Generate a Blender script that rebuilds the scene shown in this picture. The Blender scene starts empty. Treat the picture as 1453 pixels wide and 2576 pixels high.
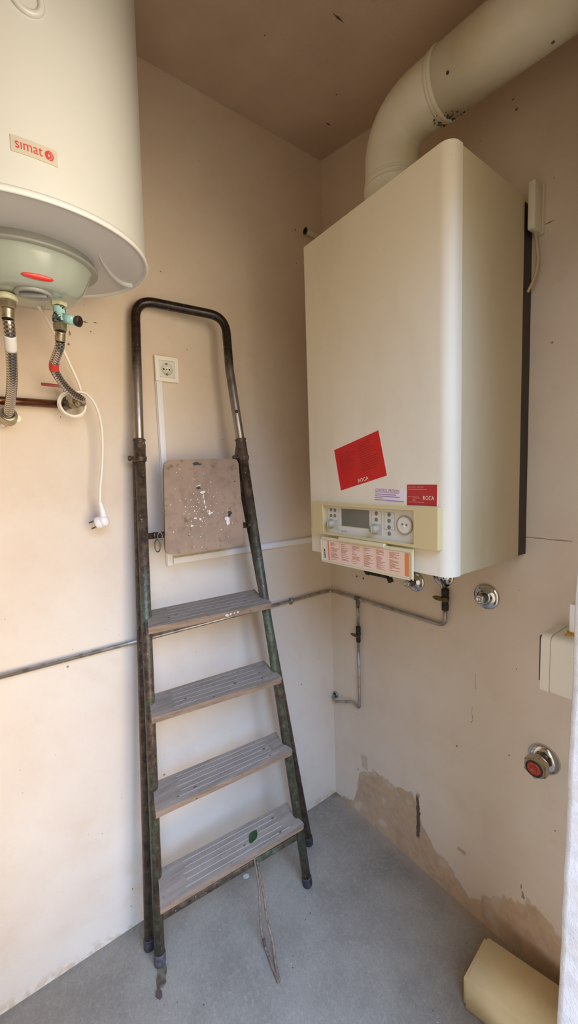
import bpy, bmesh, math, random
from mathutils import Vector as V, Matrix as M
random.seed(7)
C = bpy.context.scene.collection
PI = math.pi

# ------------------------------------------------------------------ camera model (metres; room corner at the origin)
FOC, YAW, PIT, ROL = 1010.597, -0.93973, -0.09145, -0.03325
CAM = V((1.37339, -1.23216, 1.5541))
FW = V((math.sin(YAW)*math.cos(PIT), math.cos(YAW)*math.cos(PIT), math.sin(PIT)))
_r = V((math.cos(YAW), -math.sin(YAW), 0)); _u = _r.cross(FW)
RT = _r*math.cos(ROL) + _u*math.sin(ROL); UP = -_r*math.sin(ROL) + _u*math.cos(ROL)
def ray(px, py): return FW + RT*((px-726.5)/FOC) - UP*((py-1288)/FOC)
def onp(px, py, n, c):
    d = ray(px, py); n = V(n); return CAM + d*((c - n.dot(CAM))/n.dot(d))
def L(px, py, off=0.0): return onp(px, py, (1,0,0), off)        # left wall plane x = off
def R(px, py, off=0.0): return onp(px, py, (0,1,0), -off)       # right wall plane y = -off
def F(px, py, z=0.0): return onp(px, py, (0,0,1), z)            # floor plane

# ------------------------------------------------------------------ materials
def lin(c):
    return tuple((x/12.92 if x <= .04045 else ((x+.055)/1.055)**2.4) for x in [v/255 for v in c])
class NT:
    def __init__(s, name):
        s.m = bpy.data.materials.new(name); s.m.use_nodes = True
        s.t = s.m.node_tree; s.b = s.t.nodes['Principled BSDF']
    def n(s, typ, **k):
        nd = s.t.nodes.new(typ)
        for a, v in k.items():
            if a[0] == '_': nd.inputs[a[1:].replace('_', ' ')].default_value = v
            else: setattr(nd, a, v)
        return nd
    def l(s, a, b): s.t.links.new(a, b)
    def coord(s, which='Object'):
        if not hasattr(s, '_tc'): s._tc = s.n('ShaderNodeTexCoord')
        return s._tc.outputs[which]
    def noise(s, scale, detail=4, rough=.55, which='Object', stretch=None):
        nd = s.n('ShaderNodeTexNoise', _Scale=scale, _Detail=detail, _Roughness=rough)
        if stretch:
            mp = s.n('ShaderNodeMapping'); mp.inputs['Scale'].default_value = stretch
            s.l(s.coord(which), mp.inputs['Vector']); s.l(mp.outputs[0], nd.inputs['Vector'])
        else: s.l(s.coord(which), nd.inputs['Vector'])
        return nd.outputs['Fac']
    def ramp(s, fac, a, b, invert=False):
        mr = s.n('ShaderNodeMapRange', interpolation_type='SMOOTHSTEP')
        mr.inputs['From Min'].default_value = a; mr.inputs['From Max'].default_value = b
        if invert: mr.inputs['To Min'].default_value = 1; mr.inputs['To Max'].default_value = 0
        s.l(fac, mr.inputs['Value']); return mr.outputs['Result']
    def math(s, op, a, b=None):
        nd = s.n('ShaderNodeMath', operation=op)
        for i, x in enumerate((a, b)):
            if x is None: continue
            if isinstance(x, (int, float)): nd.inputs[i].default_value = x
            else: s.l(x, nd.inputs[i])
        return nd.outputs[0]
    def mix(s, fac, a, b):
        nd = s.n('ShaderNodeMix', data_type='RGBA')
        for sock, x in ((nd.inputs['Factor'], fac), (nd.inputs['A'], a), (nd.inputs['B'], b)):
            if isinstance(x, (int, float)): sock.default_value = x
            elif isinstance(x, tuple): sock.default_value = (*x[:3], 1)
            else: s.l(x, sock)
        return nd.outputs['Result']
    def color(s, x):
        if isinstance(x, tuple): s.b.inputs['Base Color'].default_value = (*x[:3], 1)
        else: s.l(x, s.b.inputs['Base Color'])
    def bump(s, h, strength=.2, dist=.002):
        nd = s.n('ShaderNodeBump', _Strength=strength, _Distance=dist)
        s.l(h, nd.inputs['Height']); s.l(nd.outputs[0], s.b.inputs['Normal'])
    def specks(s, scale, size=.05, keep=.8, which='Object'):
        v = s.n('ShaderNodeTexVoronoi', _Scale=scale); s.l(s.coord(which), v.inputs['Vector'])
        sep = s.n('ShaderNodeSeparateColor'); s.l(v.outputs['Color'], sep.inputs[0])
        k = s.math('GREATER_THAN', sep.outputs[0], keep)
        rad = s.math('MULTIPLY', sep.outputs[1], size)
        d = s.math('SUBTRACT', rad, v.outputs['Distance'])
        return s.math('MULTIPLY', k, s.ramp(d, -size*.2, size*.15))
    def xyz(s, which='Object'):
        sp = s.n('ShaderNodeSeparateXYZ'); s.l(s.coord(which), sp.inputs[0]); return sp.outputs
def mat(name, rgb, rough=.5, metal=0, var=None, vscale=20, vth=(.4,.7), bump=0, bscale=200, spec=.5, coat=0):
    t = NT(name); c = lin(rgb)
    if var: c = t.mix(t.ramp(t.noise(vscale), *vth), c, lin(var))
    t.color(c); t.b.inputs['Roughness'].default_value = rough; t.b.inputs['Metallic'].default_value = metal
    t.b.inputs['Specular IOR Level'].default_value = spec
    if coat: t.b.inputs['Coat Weight'].default_value = coat; t.b.inputs['Coat Roughness'].default_value = .12
    if bump: t.bump(t.noise(bscale), bump)
    return t.m

PAINT = (223, 209, 188)
def wall_mat(name, kind):
    t = NT(name); base = lin(PAINT)
    c = t.mix(t.ramp(t.noise(2.2, 5, .6), .35, .75), base, lin((216, 196, 172)))
    c = t.mix(t.math('MULTIPLY', t.ramp(t.noise(9, 6, .7), .5, .8), .35), c, lin((206, 186, 160)))
    x, y, z = t.xyz()
    if kind == 'left':      # faint yellowed blotches low on the wall
        m = t.math('MULTIPLY', t.ramp(t.noise(7, 4), .55, .72), t.ramp(z, .1, .75, True))
        c = t.mix(t.math('MULTIPLY', m, .4), c, lin((214, 178, 132)))
        m = t.math('MULTIPLY', t.ramp(t.noise(30, 4), .45, .6), t.ramp(z, .0, .05, True))
        c = t.mix(t.math('MULTIPLY', m, .6), c, lin((190, 160, 118)))
    if kind == 'right':     # bare plaster along the floor, dark split in it
        ux = t.math('MULTIPLY', x, 1/1.1)
        cr = t.n('ShaderNodeValToRGB'); t.l(ux, cr.inputs[0]); e = cr.color_ramp
        pts = [(0,0.0),(.12,.02),(.165,.20),(.25,.26),(.36,.25),(.45,.29),(.50,.17),(.56,.115),(.70,.06),(.76,.12),(.83,.19),(.90,.215),(.97,.17),(1.08,.1)]
        while len(e.elements) < len(pts): e.elements.new(.5)
        for el, (px, h) in zip(e.elements, pts): el.position = px/1.1; el.color = (h/.4,)*3 + (1,)
        h = t.math('MULTIPLY', cr.outputs[0], .4)
        wob = t.math('MULTIPLY', t.math('SUBTRACT', t.noise(14, 5, .65), .5), .13)
        d = t.math('SUBTRACT', t.math('ADD', h, wob), z)
        m = t.ramp(d, 0, .008)
        pl = t.mix(t.ramp(t.noise(22, 5, .7), .35, .7), lin((196, 165, 128)), lin((172, 142, 112)))
        pl = t.mix(t.ramp(t.noise(11, 4), .55, .68), pl, lin((205, 186, 160)))
        c = t.mix(t.math('MULTIPLY', m, .85), c, pl)
        edge = t.math('MULTIPLY', t.ramp(d, -.006, .001), t.ramp(d, .001, .009, True))
        c = t.mix(t.math('MULTIPLY', edge, .5), c, lin((168, 138, 104)))
        xw = t.math('ADD', x, t.math('MULTIPLY', t.math('SUBTRACT', t.noise(30, 3), .5), .03))
        ck = t.math('MULTIPLY', t.ramp(t.math('ABSOLUTE', t.math('SUBTRACT', xw, .474)), .006, .010, True),
                    t.math('MULTIPLY', t.ramp(z, .11, .13), t.ramp(z, .28, .32, True)))
        c = t.mix(ck, c, lin((92, 84, 76)))
        # a chipped patch and thin drip scratches
        for (sx, sz, hx, hz, col) in ((.656,.208,.018,.008,(176,136,100)), (.195,.27,.02,.035,(190,172,140)), (.70,.855,.0012,.03,(140,112,84)), (.69,.73,.0012,.035,(160,118,94)), (.86,.22,.004,.012,(90,70,50))):
            dx = t.math('DIVIDE', t.math('ABSOLUTE', t.math('SUBTRACT', xw, sx)), hx)
            dz = t.math('DIVIDE', t.math('ABSOLUTE', t.math('SUBTRACT', z, sz)), hz)
            mm = t.ramp(t.math('ADD', t.math('MAXIMUM', dx, dz), t.math('MULTIPLY', t.noise(90, 3), .8)), 1.1, 1.5, True)
            c = t.mix(t.math('MULTIPLY', mm, .7), c, lin(col))
        # hairline crack behind the boiler, running to the right
        ln = t.math('MULTIPLY', t.ramp(t.math('ABSOLUTE', t.math('SUBTRACT', t.math('ADD', z, t.math('MULTIPLY', t.noise(40, 2), .006)), 1.3555)), .0008, .0016, True),
                    t.math('MULTIPLY', t.ramp(x, .8, .81), t.ramp(x, .96, .965, True)))
        c = t.mix(t.math('MULTIPLY', ln, .8), c, lin((96, 78, 56)))
    marks = {'left': [(175,838,.004,.009),(172,866,.005,.005),(213,810,.012,.003),(240,812,.008,.0025),(228,834,.003,.003),(152,1049,.003,.003),(404,683,.004,.003),(470,880,.003,.002),(560,1105,.002,.002),(330,2280,.004,.003),(333,2236,.003,.004),(372,85,.004,.004),(742,578,.004,.008),(745,662,.004,.004)],
             'right': [(1298,1683,.003,.003),(1388,862,.004,.004),(1380,560,.016,.0022),(1280,1900,.004,.003),(900,1935,.004,.010),(1395,2090,.003,.004),(1310,2230,.003,.012),(985,1695,.003,.002),(1190,470,.003,.003),(1290,250,.005,.003)], 'plain': []}[kind]
    un = t.math('MULTIPLY', t.noise(160, 3), 1.1)
    for (px, py, hu, hv) in marks:
        q = L(px, py) if kind == 'left' else R(px, py); co = (y if kind == 'left' else x); cu_ = q.y if kind == 'left' else q.x
        du = t.math('DIVIDE', t.math('ABSOLUTE', t.math('SUBTRACT', co, cu_)), hu); dv = t.math('DIVIDE', t.math('ABSOLUTE', t.math('SUBTRACT', z, q.z)), hv)
        mm = t.ramp(t.math('ADD', t.math('ADD', du, dv), un), 1.2, 1.7, True); c = t.mix(t.math('MULTIPLY', mm, .75), c, lin((96, 72, 50)))
    c = t.mix(t.math('MULTIPLY', t.specks(11, .045, .8), .7), c, lin((112, 84, 56)))
    c = t.mix(t.math('MULTIPLY', t.specks(30, .06, .9), .5), c, lin((140, 108, 74)))
    t.color(c); t.b.inputs['Roughness'].default_value = .75; t.b.inputs['Specular IOR Level'].default_value = .25
    t.bump(t.math('ADD', t.noise(120, 4), t.math('MULTIPLY', t.noise(9, 3), 3.0)), .22, .002)
    return t.m

def floor_mat():
    t = NT('concrete floor')
    c = t.mix(t.ramp(t.noise(3.5, 6, .65), .3, .72), lin((160, 148, 128)), lin((136, 124, 106)))
    c = t.mix(t.math('MULTIPLY', t.ramp(t.noise(70, 4, .7), .45, .75), .55), c, lin((172, 160, 140)))
    c = t.mix(t.math('MULTIPLY', t.ramp(t.noise(160, 3, .7), .5, .7), .4), c, lin((104, 96, 88)))
    c = t.mix(t.math('MULTIPLY', t.specks(34, .09, .72), .8), c, lin((70, 62, 56)))
    c = t.mix(t.math('MULTIPLY', t.specks(33, .07, .88), .7), c, lin((222, 218, 208)))
    x, y, z = t.xyz()
    near = t.ramp(t.math('ADD', t.math('MULTIPLY', y, -1), t.math('MULTIPLY', t.noise(18, 4), .07)), .03, .10, True)
    c = t.mix(t.math('MULTIPLY', near, .6), c, lin((176, 152, 124)))
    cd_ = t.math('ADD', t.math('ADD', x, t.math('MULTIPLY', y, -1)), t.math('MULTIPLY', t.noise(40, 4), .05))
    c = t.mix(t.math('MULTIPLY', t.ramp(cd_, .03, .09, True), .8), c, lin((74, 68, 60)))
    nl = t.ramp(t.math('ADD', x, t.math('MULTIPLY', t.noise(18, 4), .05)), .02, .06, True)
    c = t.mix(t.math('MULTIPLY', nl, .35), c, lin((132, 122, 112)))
    t.color(c); t.b.inputs['Roughness'].default_value = .72; t.b.inputs['Specular IOR Level'].default_value = .3
    t.bump(t.math('ADD', t.noise(180, 4, .7), t.math('MULTIPLY', t.noise(14, 4), 2.5)), .3, .002)
    return t.m
def ceiling_mat():
    t = NT('ceiling paint')
    c = t.mix(t.ramp(t.noise(3, 5), .35, .7), lin((206, 187, 166)), lin((192, 172, 150)))
    c = t.mix(t.math('MULTIPLY', t.specks(9, .04, .8), .8), c, lin((84, 62, 44)))
    x, y, z = t.xyz(); un = t.math('MULTIPLY', t.noise(160, 3), 1.0)
    for (mx_, my_, a_, b_) in ((.508, -.381, .004, .022), (.187, -.126, .004, .016), (.31, -.20, .004, .004), (.33, -.5, .003, .003), (.45, -.6, .004, .003)):
        du = t.math('DIVIDE', t.math('ABSOLUTE', t.math('SUBTRACT', x, mx_)), a_); dv = t.math('DIVIDE', t.math('ABSOLUTE', t.math('SUBTRACT', y, my_)), b_)
        c = t.mix(t.math('MULTIPLY', t.ramp(t.math('ADD', t.math('ADD', du, dv), un), 1.2, 1.7, True), .85), c, lin((60, 42, 28)))
    t.color(c); t.b.inputs['Roughness'].default_value = .85; t.b.inputs['Specular IOR Level'].default_value = .15
    t.bump(t.noise(90, 5), .25, .002); return t.m
def jamb_mat():
    t = NT('rough white render'); t.color(t.mix(t.ramp(t.noise(40, 4), .4, .7), lin((236, 236, 236)), lin((222, 222, 222))))
    t.b.inputs['Roughness'].default_value = .85
    t.bump(t.noise(150, 5, .7), .9, .004); return t.m

def rail_mat(name, green, seed):
    """chipped bottle-green paint over rusty brown tube, paint flecks"""
    t = NT(name); x, y, z = t.xyz()
    rust = t.mix(t.ramp(t.noise(45, 5, .7), .35, .7), lin((56, 42, 32)), lin((104, 86, 64)))
    grn = t.mix(t.ramp(t.noise(60, 5, .7), .35, .7), lin((62, 70, 50)), lin((104, 116, 88)))
    n1 = t.noise(9, 6, .7, stretch=(1, 1, .35))
    m = t.math('MULTIPLY', t.ramp(t.math('ADD', n1, green), .46, .58), t.ramp(t.math('ADD', z, t.math('MULTIPLY', t.noise(6, 4), .5)), 1.35, 1.75, True))
    m = t.math('MULTIPLY', m, .8)
    c = t.mix(m, rust, grn)
    c = t.mix(t.math('MULTIPLY', t.ramp(t.noise(75, 3, .8), .66, .70), .9), c, lin((178, 170, 150)))
    c = t.mix(t.ramp(t.noise(38, 5, .8), .64, .68), c, lin((30, 24, 20)))
    t.color(c); t.b.inputs['Roughness'].default_value = .42; t.b.inputs['Metallic'].default_value = .15
    t.bump(t.noise(120, 4), .4, .002); return t.m
def handle_mat():
    t = NT('worn lacquered handle tube'); x, y, z = t.xyz()
    dark = t.mix(t.ramp(t.noise(50, 5, .75), .4, .75), lin((30, 20, 15)), lin((64, 46, 34)))
    dark = t.mix(t.ramp(t.noise(110, 3, .8), .66, .71), dark, lin((190, 165, 135)))
    wear = t.ramp(t.math('ADD', z, t.math('MULTIPLY', t.noise(16, 5, .7), .30)), 1.82, 2.16, True)
    t.color(t.mix(wear, dark, lin((176, 164, 146))))
    t.l(t.math('MULTIPLY', wear, .9), t.b.inputs['Metallic'])
    t.b.inputs['Roughness'].default_value = .24; t.b.inputs['Specular IOR Level'].default_value = .35; return t.m
def wood_mat(name, a, b, dk, axis):
    t = NT(name); st = [6, 6, 6]; st[axis] = .5
    g = t.noise(14, 6, .65, stretch=tuple(st))
    c = t.mix(t.ramp(g, .35, .7), lin(a), lin(b))
    c = t.mix(t.math('MULTIPLY', t.ramp(t.noise(60, 5, .7), .55, .75), .55), c, lin(dk))
    c = t.mix(t.math('MULTIPLY', t.specks(45, .14, .86), .85), c, lin((66, 56, 50)))
    t.color(c); t.b.inputs['Roughness'].default_value = .8; t.b.inputs['Specular IOR Level'].default_value = .2
    t.bump(g, .35, .002); return t.m
def board_mat():
    t = NT('stained plywood'); c = t.mix(t.ramp(t.noise(7, 5, .6), .35, .7), lin((160, 134, 108)), lin((142, 118, 96)))
    c = t.mix(t.math('MULTIPLY', t.ramp(t.noise(150, 3, .6, stretch=(.3, .3, .3)), .5, .7), .4), c, lin((112, 92, 74)))
    c = t.mix(t.math('MULTIPLY', t.ramp(t.noise(18, 4, .6), .60, .70), .75), c, lin((104, 84, 66)))
    c = t.mix(t.math('MULTIPLY', t.specks(48, .15, .8), .9), c, lin((70, 60, 50)))
    c = t.mix(t.math('MULTIPLY', t.specks(70, .16, .86), .9), c, lin((215, 205, 190)))
    t.color(c); t.b.inputs['Roughness'].default_value = .72; t.bump(t.noise(160, 3), .2, .001); return t.m
def braid_mat():
    t = NT('steel braid'); u = t.coord('UV')
    ch = t.n('ShaderNodeTexChecker', _Scale=1.0); mp = t.n('ShaderNodeMapping'); mp.inputs['Scale'].default_value = (12, 260, 1)
    mp.inputs['Rotation'].default_value = (0, 0, 0.0); t.l(u, mp.inputs[0]); t.l(mp.outputs[0], ch.inputs['Vector'])
    ch.inputs['Color1'].default_value = (*lin((206, 200, 190)), 1); ch.inputs['Color2'].default_value = (*lin((128, 120, 112)), 1)
    t.color(ch.outputs['Color']); t.b.inputs['Metallic'].default_value = .95; t.b.inputs['Roughness'].default_value = .22
    t.bump(ch.outputs['Fac'], .25, .0008); return t.m
def casing_mat(name, a, b):
    t = NT(name); x, y, z = t.xyz()
    c = t.mix(t.ramp(t.noise(5, 5, .6, stretch=(1, 1, .4)), .42, .75), lin(a), lin(b))
    c = t.mix(t.math('MULTIPLY', t.ramp(t.noise(38, 5, .8), .66, .74), .45), c, lin((178, 160, 124)))
    t.color(c); t.b.inputs['Roughness'].default_value = .5; t.b.inputs['Specular IOR Level'].default_value = .35; return t.m
def valve_mat():
    t = NT('limescaled brass'); c = t.mix(t.ramp(t.noise(32, 5, .7), .42, .50), lin((44, 40, 36)), lin((158, 202, 196)))
    c = t.mix(t.ramp(t.noise(120, 4, .7), .6, .7), c, lin((214, 232, 226)))
    t.color(c); t.b.inputs['Roughness'].default_value = .7; t.bump(t.noise(160, 4), .6, .003); return t.m

m_wl = wall_mat('cream wall paint', 'left'); m_wr = wall_mat('damp cream wall paint', 'right'); m_wp = wall_mat('plain cream wall paint', 'plain')
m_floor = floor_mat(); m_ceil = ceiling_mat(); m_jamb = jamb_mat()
m_enamel = mat('white enamel', (214, 215, 207), .32, coat=.3)
m_capgrey = mat('pale grey plastic', (206, 206, 204), .4)
m_rim = mat('pale rim plastic', (232, 232, 226), .4)
m_cover = mat('grey green plastic', (168, 177, 163), .14, coat=.3)
m_coverflange = mat('grey flange plastic', (152, 154, 144), .4)
m_dial = mat('grey dial plastic', (160, 162, 156), .4)
m_dialdark = mat('dark dial recess', (92, 100, 98), .45)
m_redlamp = mat('red lamp lens', (216, 52, 40), .25, coat=.4)
m_badge = mat('silver badge', (208, 200, 180), .35, .2)
m_badgered = mat('badge red', (200, 58, 58), .4)
m_sleeve = mat('yellowed nylon', (204, 202, 166), .5)
m_nickel = mat('nickel plated nut', (190, 178, 150), .28, .85, var=(150, 138, 112), vscale=60)
m_chrome = mat('chrome', (206, 206, 204), .1, 1.0)
m_steelold = mat('dull steel', (128, 122, 112), .4, .8, var=(92, 82, 70), vscale=60)
m_braid = braid_mat(); m_copper = mat('copper pipe', (134, 90, 66), .26, .9, var=(96, 62, 46), vscale=25)
m_valve = valve_mat(); m_black = mat('black iron', (34, 30, 28), .5, .3, var=(72, 60, 44), vscale=60)
m_gas = mat('grey gas pipe', (176, 170, 160), .3, .75, var=(146, 138, 126), vscale=30, vth=(.45,.65))
m_gasdark = mat('soldered joint', (120, 114, 104), .45, .5, var=(84, 72, 60), vscale=90)
m_brass = mat('dirty brass', (112, 96, 62), .4, .7, var=(58, 48, 34), vscale=70)
m_redband = mat('red band', (206, 62, 52), .4); m_redlever = mat('red lever', (150, 44, 40), .4)
m_whitecord = mat('white cord', (240, 232, 216), .4); m_plug = mat('white plug plastic', (238, 234, 226), .35)
m_pin = mat('steel pin', (120, 112, 100), .3, .9)
m_paper = mat('white paper label', (226, 222, 214), .6); m_ink = mat('black ink', (60, 54, 56), .6)
m_socket = mat('white socket plastic', (236, 230, 214), .35); m_socketin = mat('socket insert', (218, 214, 198), .4)
m_hole = mat('dark hole', (26, 22, 18), .8); m_trunk = mat('white trunking', (238, 236, 230), .45)
m_casef = casing_mat('cream white casing front', (234, 225, 202), (226, 215, 190)); m_cases = casing_mat('cream casing side with painted shade', (208, 194, 160), (198, 183, 147))  # side is the front's cream, darkened to put its shade into the colour
m_dark = mat('dark back plate', (60, 52, 46), .6)
m_bezel = mat('yellowed bezel', (210, 192, 140), .45); m_panel = mat('pale control panel', (214, 212, 200), .45)
m_screen = mat('lcd screen', (112, 112, 98), .2, var=(104, 104, 92), vscale=6); m_btn = mat('grey button', (118, 116, 110), .5)
m_knob = mat('beige knob', (170, 162, 138), .4); m_pad = mat('grey pad', (190, 190, 182), .45); m_line = mat('pad outline', (150, 150, 146), .5)
m_gauge = mat('gauge face', (222, 216, 200), .3); m_gaugerim = mat('gauge rim', (168, 160, 148), .35, .3)
m_flap = mat('yellowed flap', (218, 207, 166), .4)
m_peach = mat('peach leaflet', (236, 204, 174), .6); m_peach2 = mat('pale peach leaflet', (238, 206, 186), .6); m_orange = mat('leaflet orange', (226, 132, 70), .6); m_otext = mat('leaflet print', (184, 112, 82), .6)
m_red = mat('red sticker', (202, 10, 16), .38); m_redtext = mat('dark red print', (160, 12, 16), .45); m_redcard = mat('dark red card', (178, 38, 40), .4)
m_pale = mat('sticker edge', (248, 214, 200), .5); m_whitetext = mat('white print', (250, 236, 220), .5); m_pinktext = mat('pale red print', (226, 130, 124), .5)
m_pinkp = mat('pink paper', (234, 222, 226), .6); m_violet = mat('violet print', (158, 92, 128), .6); m_violet2 = mat('blue violet print', (162, 132, 168), .6)
m_duct = mat('cream duct enamel', (230, 226, 206), .4, var=(222, 212, 180), vscale=7, coat=.15)
m_seal = mat('sooty sealant', (58, 46, 34), .8, var=(130, 112, 82), vscale=60)
m_jbox = mat('off white box plastic', (226, 220, 200), .4); m_stain = mat('yellow foam', (206, 160, 70), .8, var=(150, 104, 40), vscale=60, bump=.6, bscale=120)
m_foam = mat('cream foam block', (236, 216, 166), .7, var=(228, 204, 150), vscale=9, bump=.15, bscale=160)
m_rubber = mat('black rubber', (38, 36, 38), .6, var=(70, 66, 66), vscale=60)
m_rubberL = mat('dusty grey rubber', (84, 78, 78), .7, var=(58, 54, 56), vscale=60)
m_rope = mat('jute cord', (142, 118, 94), .85, var=(104, 84, 66), vscale=80, bump=.5, bscale=300)
m_leaf = mat('green leaf', (40, 70, 28), .5, var=(26, 50, 20), vscale=90)
m_groove = mat('worn groove', (178, 168, 154), .8)
m_flake = mat('pale flake', (196, 192, 176), .8); m_scrap = mat('olive scrap', (118, 104, 80), .85, var=(80, 66, 50), vscale=60); m_crumb = mat('brown crumb', (92, 72, 62), .9)
m_splash = mat('white paint splash', (228, 220, 206), .6); m_blackpaint = mat('black paint splash', (38, 40, 38), .6)
m_redplug = mat('red plug', (178, 66, 36), .35, var=(140, 44, 26), vscale=90)
m_railf = rail_mat('chipped green rail', .03, 1); m_railr = rail_mat('rusty brown rail', -.08, 2); m_collar = rail_mat('dark collar', -.02, 3)
m_brace = rail_mat('mottled green brace', -.03, 4); m_handle = handle_mat(); m_board = board_mat()
m_cord2 = mat('beige cable', (198, 176, 140), .5)
m_stepwood = wood_mat('weathered step wood', (152, 135, 116), (128, 113, 97), (104, 90, 78), 1)
m_steedge = wood_mat('step edge wood', (156, 130, 104), (128, 106, 86), (84, 68, 54), 1)

# ------------------------------------------------------------------ mesh builder
class MB:
    def __init__(s): s.b = bmesh.new(); s.uv = s.b.loops.layers.uv.new('UVMap'); s.mi = 0
    def face(s, vs, smooth=False):
        try: f = s.b.faces.new(vs)
        except ValueError: return None
        f.material_index = s.mi; f.smooth = smooth; return f
    def quad(s, pts, smooth=False): return s.face([s.b.verts.new(p) for p in pts], smooth)
    def box(s, lo, hi, mtx=None, bev=0, seg=2):
        lo, hi = V(lo), V(hi); mtx = mtx or M.Identity(4)
        t = bmesh.new(); bmesh.ops.create_cube(t, size=1)
        for v in t.verts: v.co = V(((lo[i]+hi[i])/2 + v.co[i]*(hi[i]-lo[i])) for i in range(3))
        if bev: bmesh.ops.bevel(t, geom=t.edges[:], offset=bev, segments=seg, profile=.5, affect='EDGES')
        s.merge(t, mtx, bool(bev)); return s
    def merge(s, t, mtx=None, smooth=False):
        mp = {}
        for v in t.verts: mp[v] = s.b.verts.new(mtx @ v.co if mtx else v.co)
        for f in t.faces: s.face([mp[v] for v in f.verts], smooth)
        t.free()
    def tube(s, pts, r, seg=16, cap=True, closed=False, rounds=0):
        pts = [V(p) for p in pts]; n = len(pts); rs = r if isinstance(r, (list, tuple)) else [r]*n
        tang = []
        for i in range(n):
            a = pts[(i-1) % n] if (closed or i > 0) else pts[i]; b = pts[(i+1) % n] if (closed or i < n-1) else pts[i]
            d = (b-a); tang.append(d.normalized() if d.length > 1e-9 else V((0, 0, 1)))
        t0 = tang[0]; ref = V((0, 0, 1)) if abs(t0.z) < .9 else V((1, 0, 0)); nn = t0.cross(ref).normalized()
        rings = []; ln = [0]
        for i in range(n):
            if i:
                nn = nn - tang[i]*nn.dot(tang[i]); nn.normalize(); ln.append(ln[-1] + (pts[i]-pts[i-1]).length)
            bb = tang[i].cross(nn)
            rings.append([s.b.verts.new(pts[i] + (nn*math.cos(2*PI*k/seg) + bb*math.sin(2*PI*k/seg))*rs[i]) for k in range(seg)])
        m = n if closed else n-1
        for i in range(m):
            A, B = rings[i], rings[(i+1) % n]
            for k in range(seg):
                f = s.face([A[k], A[(k+1) % seg], B[(k+1) % seg], B[k]], True)
                if f:
                    for lp, uv in zip(f.loops, ((k/seg, ln[i]), ((k+1)/seg, ln[i]), ((k+1)/seg, ln[min(i+1, n-1)]), (k/seg, ln[min(i+1, n-1)]))): lp[s.uv].uv = uv
        if cap and not closed:
            s.face(rings[0][::-1]); s.face(rings[-1])
        return s
    def lathe(s, prof, base, axis, seg=48, cap0=True, cap1=True, ref=None):
        """prof: (radius, height) along axis from base"""
        ax = V(axis).normalized(); ref = V(ref) if ref else (V((0, 0, 1)) if abs(ax.z) < .9 else V((1, 0, 0)))
        a = (ref - ax*ref.dot(ax)).normalized(); b = ax.cross(a); base = V(base)
        rings = [[s.b.verts.new(base + ax*h + (a*math.cos(2*PI*k/seg) + b*math.sin(2*PI*k/seg))*max(r, 1e-5)) for k in range(seg)] for r, h in prof]
        for A, B in zip(rings, rings[1:]):
            for k in range(seg): s.face([A[k], A[(k+1) % seg], B[(k+1) % seg], B[k]], seg > 8)
        if cap0: s.face(rings[0][::-1])
        if cap1: s.face(rings[-1])
        return s
    def prism(s, outline, vec, cap=True, smooth=False):
        vec = V(vec); A = [s.b.verts.new(V(p)) for p in outline]; B = [s.b.verts.new(V(p)+vec) for p in outline]; n = len(A)
        for i in range(n): s.face([A[i], A[(i+1) % n], B[(i+1) % n], B[i]], smooth)
        if cap: s.face(A[::-1]); s.face(B)
        return s
    def slab(s, quad, nrm, th):
        """thin plate on a 4-point quad (TL,TR,BR,BL); front offset th along nrm"""
        n = V(nrm)*th; return s.prism([V(p) for p in quad], n)
    def text(s, body, f):
        cu = bpy.data.curves.new('t', 'FONT'); cu.body = body; cu.size = 1; cu.resolution_u = 4
        o = bpy.data.objects.new('t', cu); C.objects.link(o)
        dg = bpy.context.evaluated_depsgraph_get(); me = bpy.data.meshes.new_from_object(o.evaluated_get(dg))
        xs = [v.co.x for v in me.vertices]; ys = [v.co.y for v in me.vertices]
        x0, x1, y0, y1 = min(xs), max(xs), min(ys), max(ys)
        vs = [s.b.verts.new(f((v.co.x-x0)/(x1-x0), (v.co.y-y0)/(y1-y0))) for v in me.vertices]
        for p in me.polygons: s.face([vs[i] for i in p.vertices])
        bpy.data.objects.remove(o); bpy.data.meshes.remove(me); bpy.data.curves.remove(cu); return s
    def build(s, name, mats, parent=None, merge=0, normals=True):
        if merge: bmesh.ops.remove_doubles(s.b, verts=s.b.verts[:], dist=merge)
        if normals: bmesh.ops.recalc_face_normals(s.b, faces=s.b.faces[:])
        me = bpy.data.meshes.new(name); o = bpy.data.objects.new(name, me)
        if parent is not None: o.parent = parent; base = ORG[parent.name]
        else:
            co = [v.co for v in s.b.verts]
            base = V(((min(c.x for c in co)+max(c.x for c in co))/2, (min(c.y for c in co)+max(c.y for c in co))/2, min(c.z for c in co)))
            if s.__dict__.get('zero'): base = V((0, 0, 0))
            o.location = base
        C.objects.link(o); ORG[o.name] = base
        bmesh.ops.translate(s.b, verts=s.b.verts[:], vec=-base)
        s.b.to_mesh(me); s.b.free()
        for mm in (mats if isinstance(mats, (list, tuple)) else [mats]): me.materials.append(mm)
        return o
ORG = {}
def thing(name, label, cat, loc, group=None):
    o = bpy.data.objects.new(name, None); C.objects.link(o); o.location = loc; o.empty_display_size = .05
    ORG[o.name] = V(loc); return tag(o, label, cat, group)
def tag(o, label, cat, group=None, kind=None):
    o['label'] = label; o['category'] = cat
    if group: o['group'] = group
    if kind: o['kind'] = kind
    return o
def lab(o, s): o['label'] = s; return o
def struct(name, mb, m):
    mb.zero = True; o = mb.build(name, m); o['kind'] = 'structure'; return o
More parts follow.
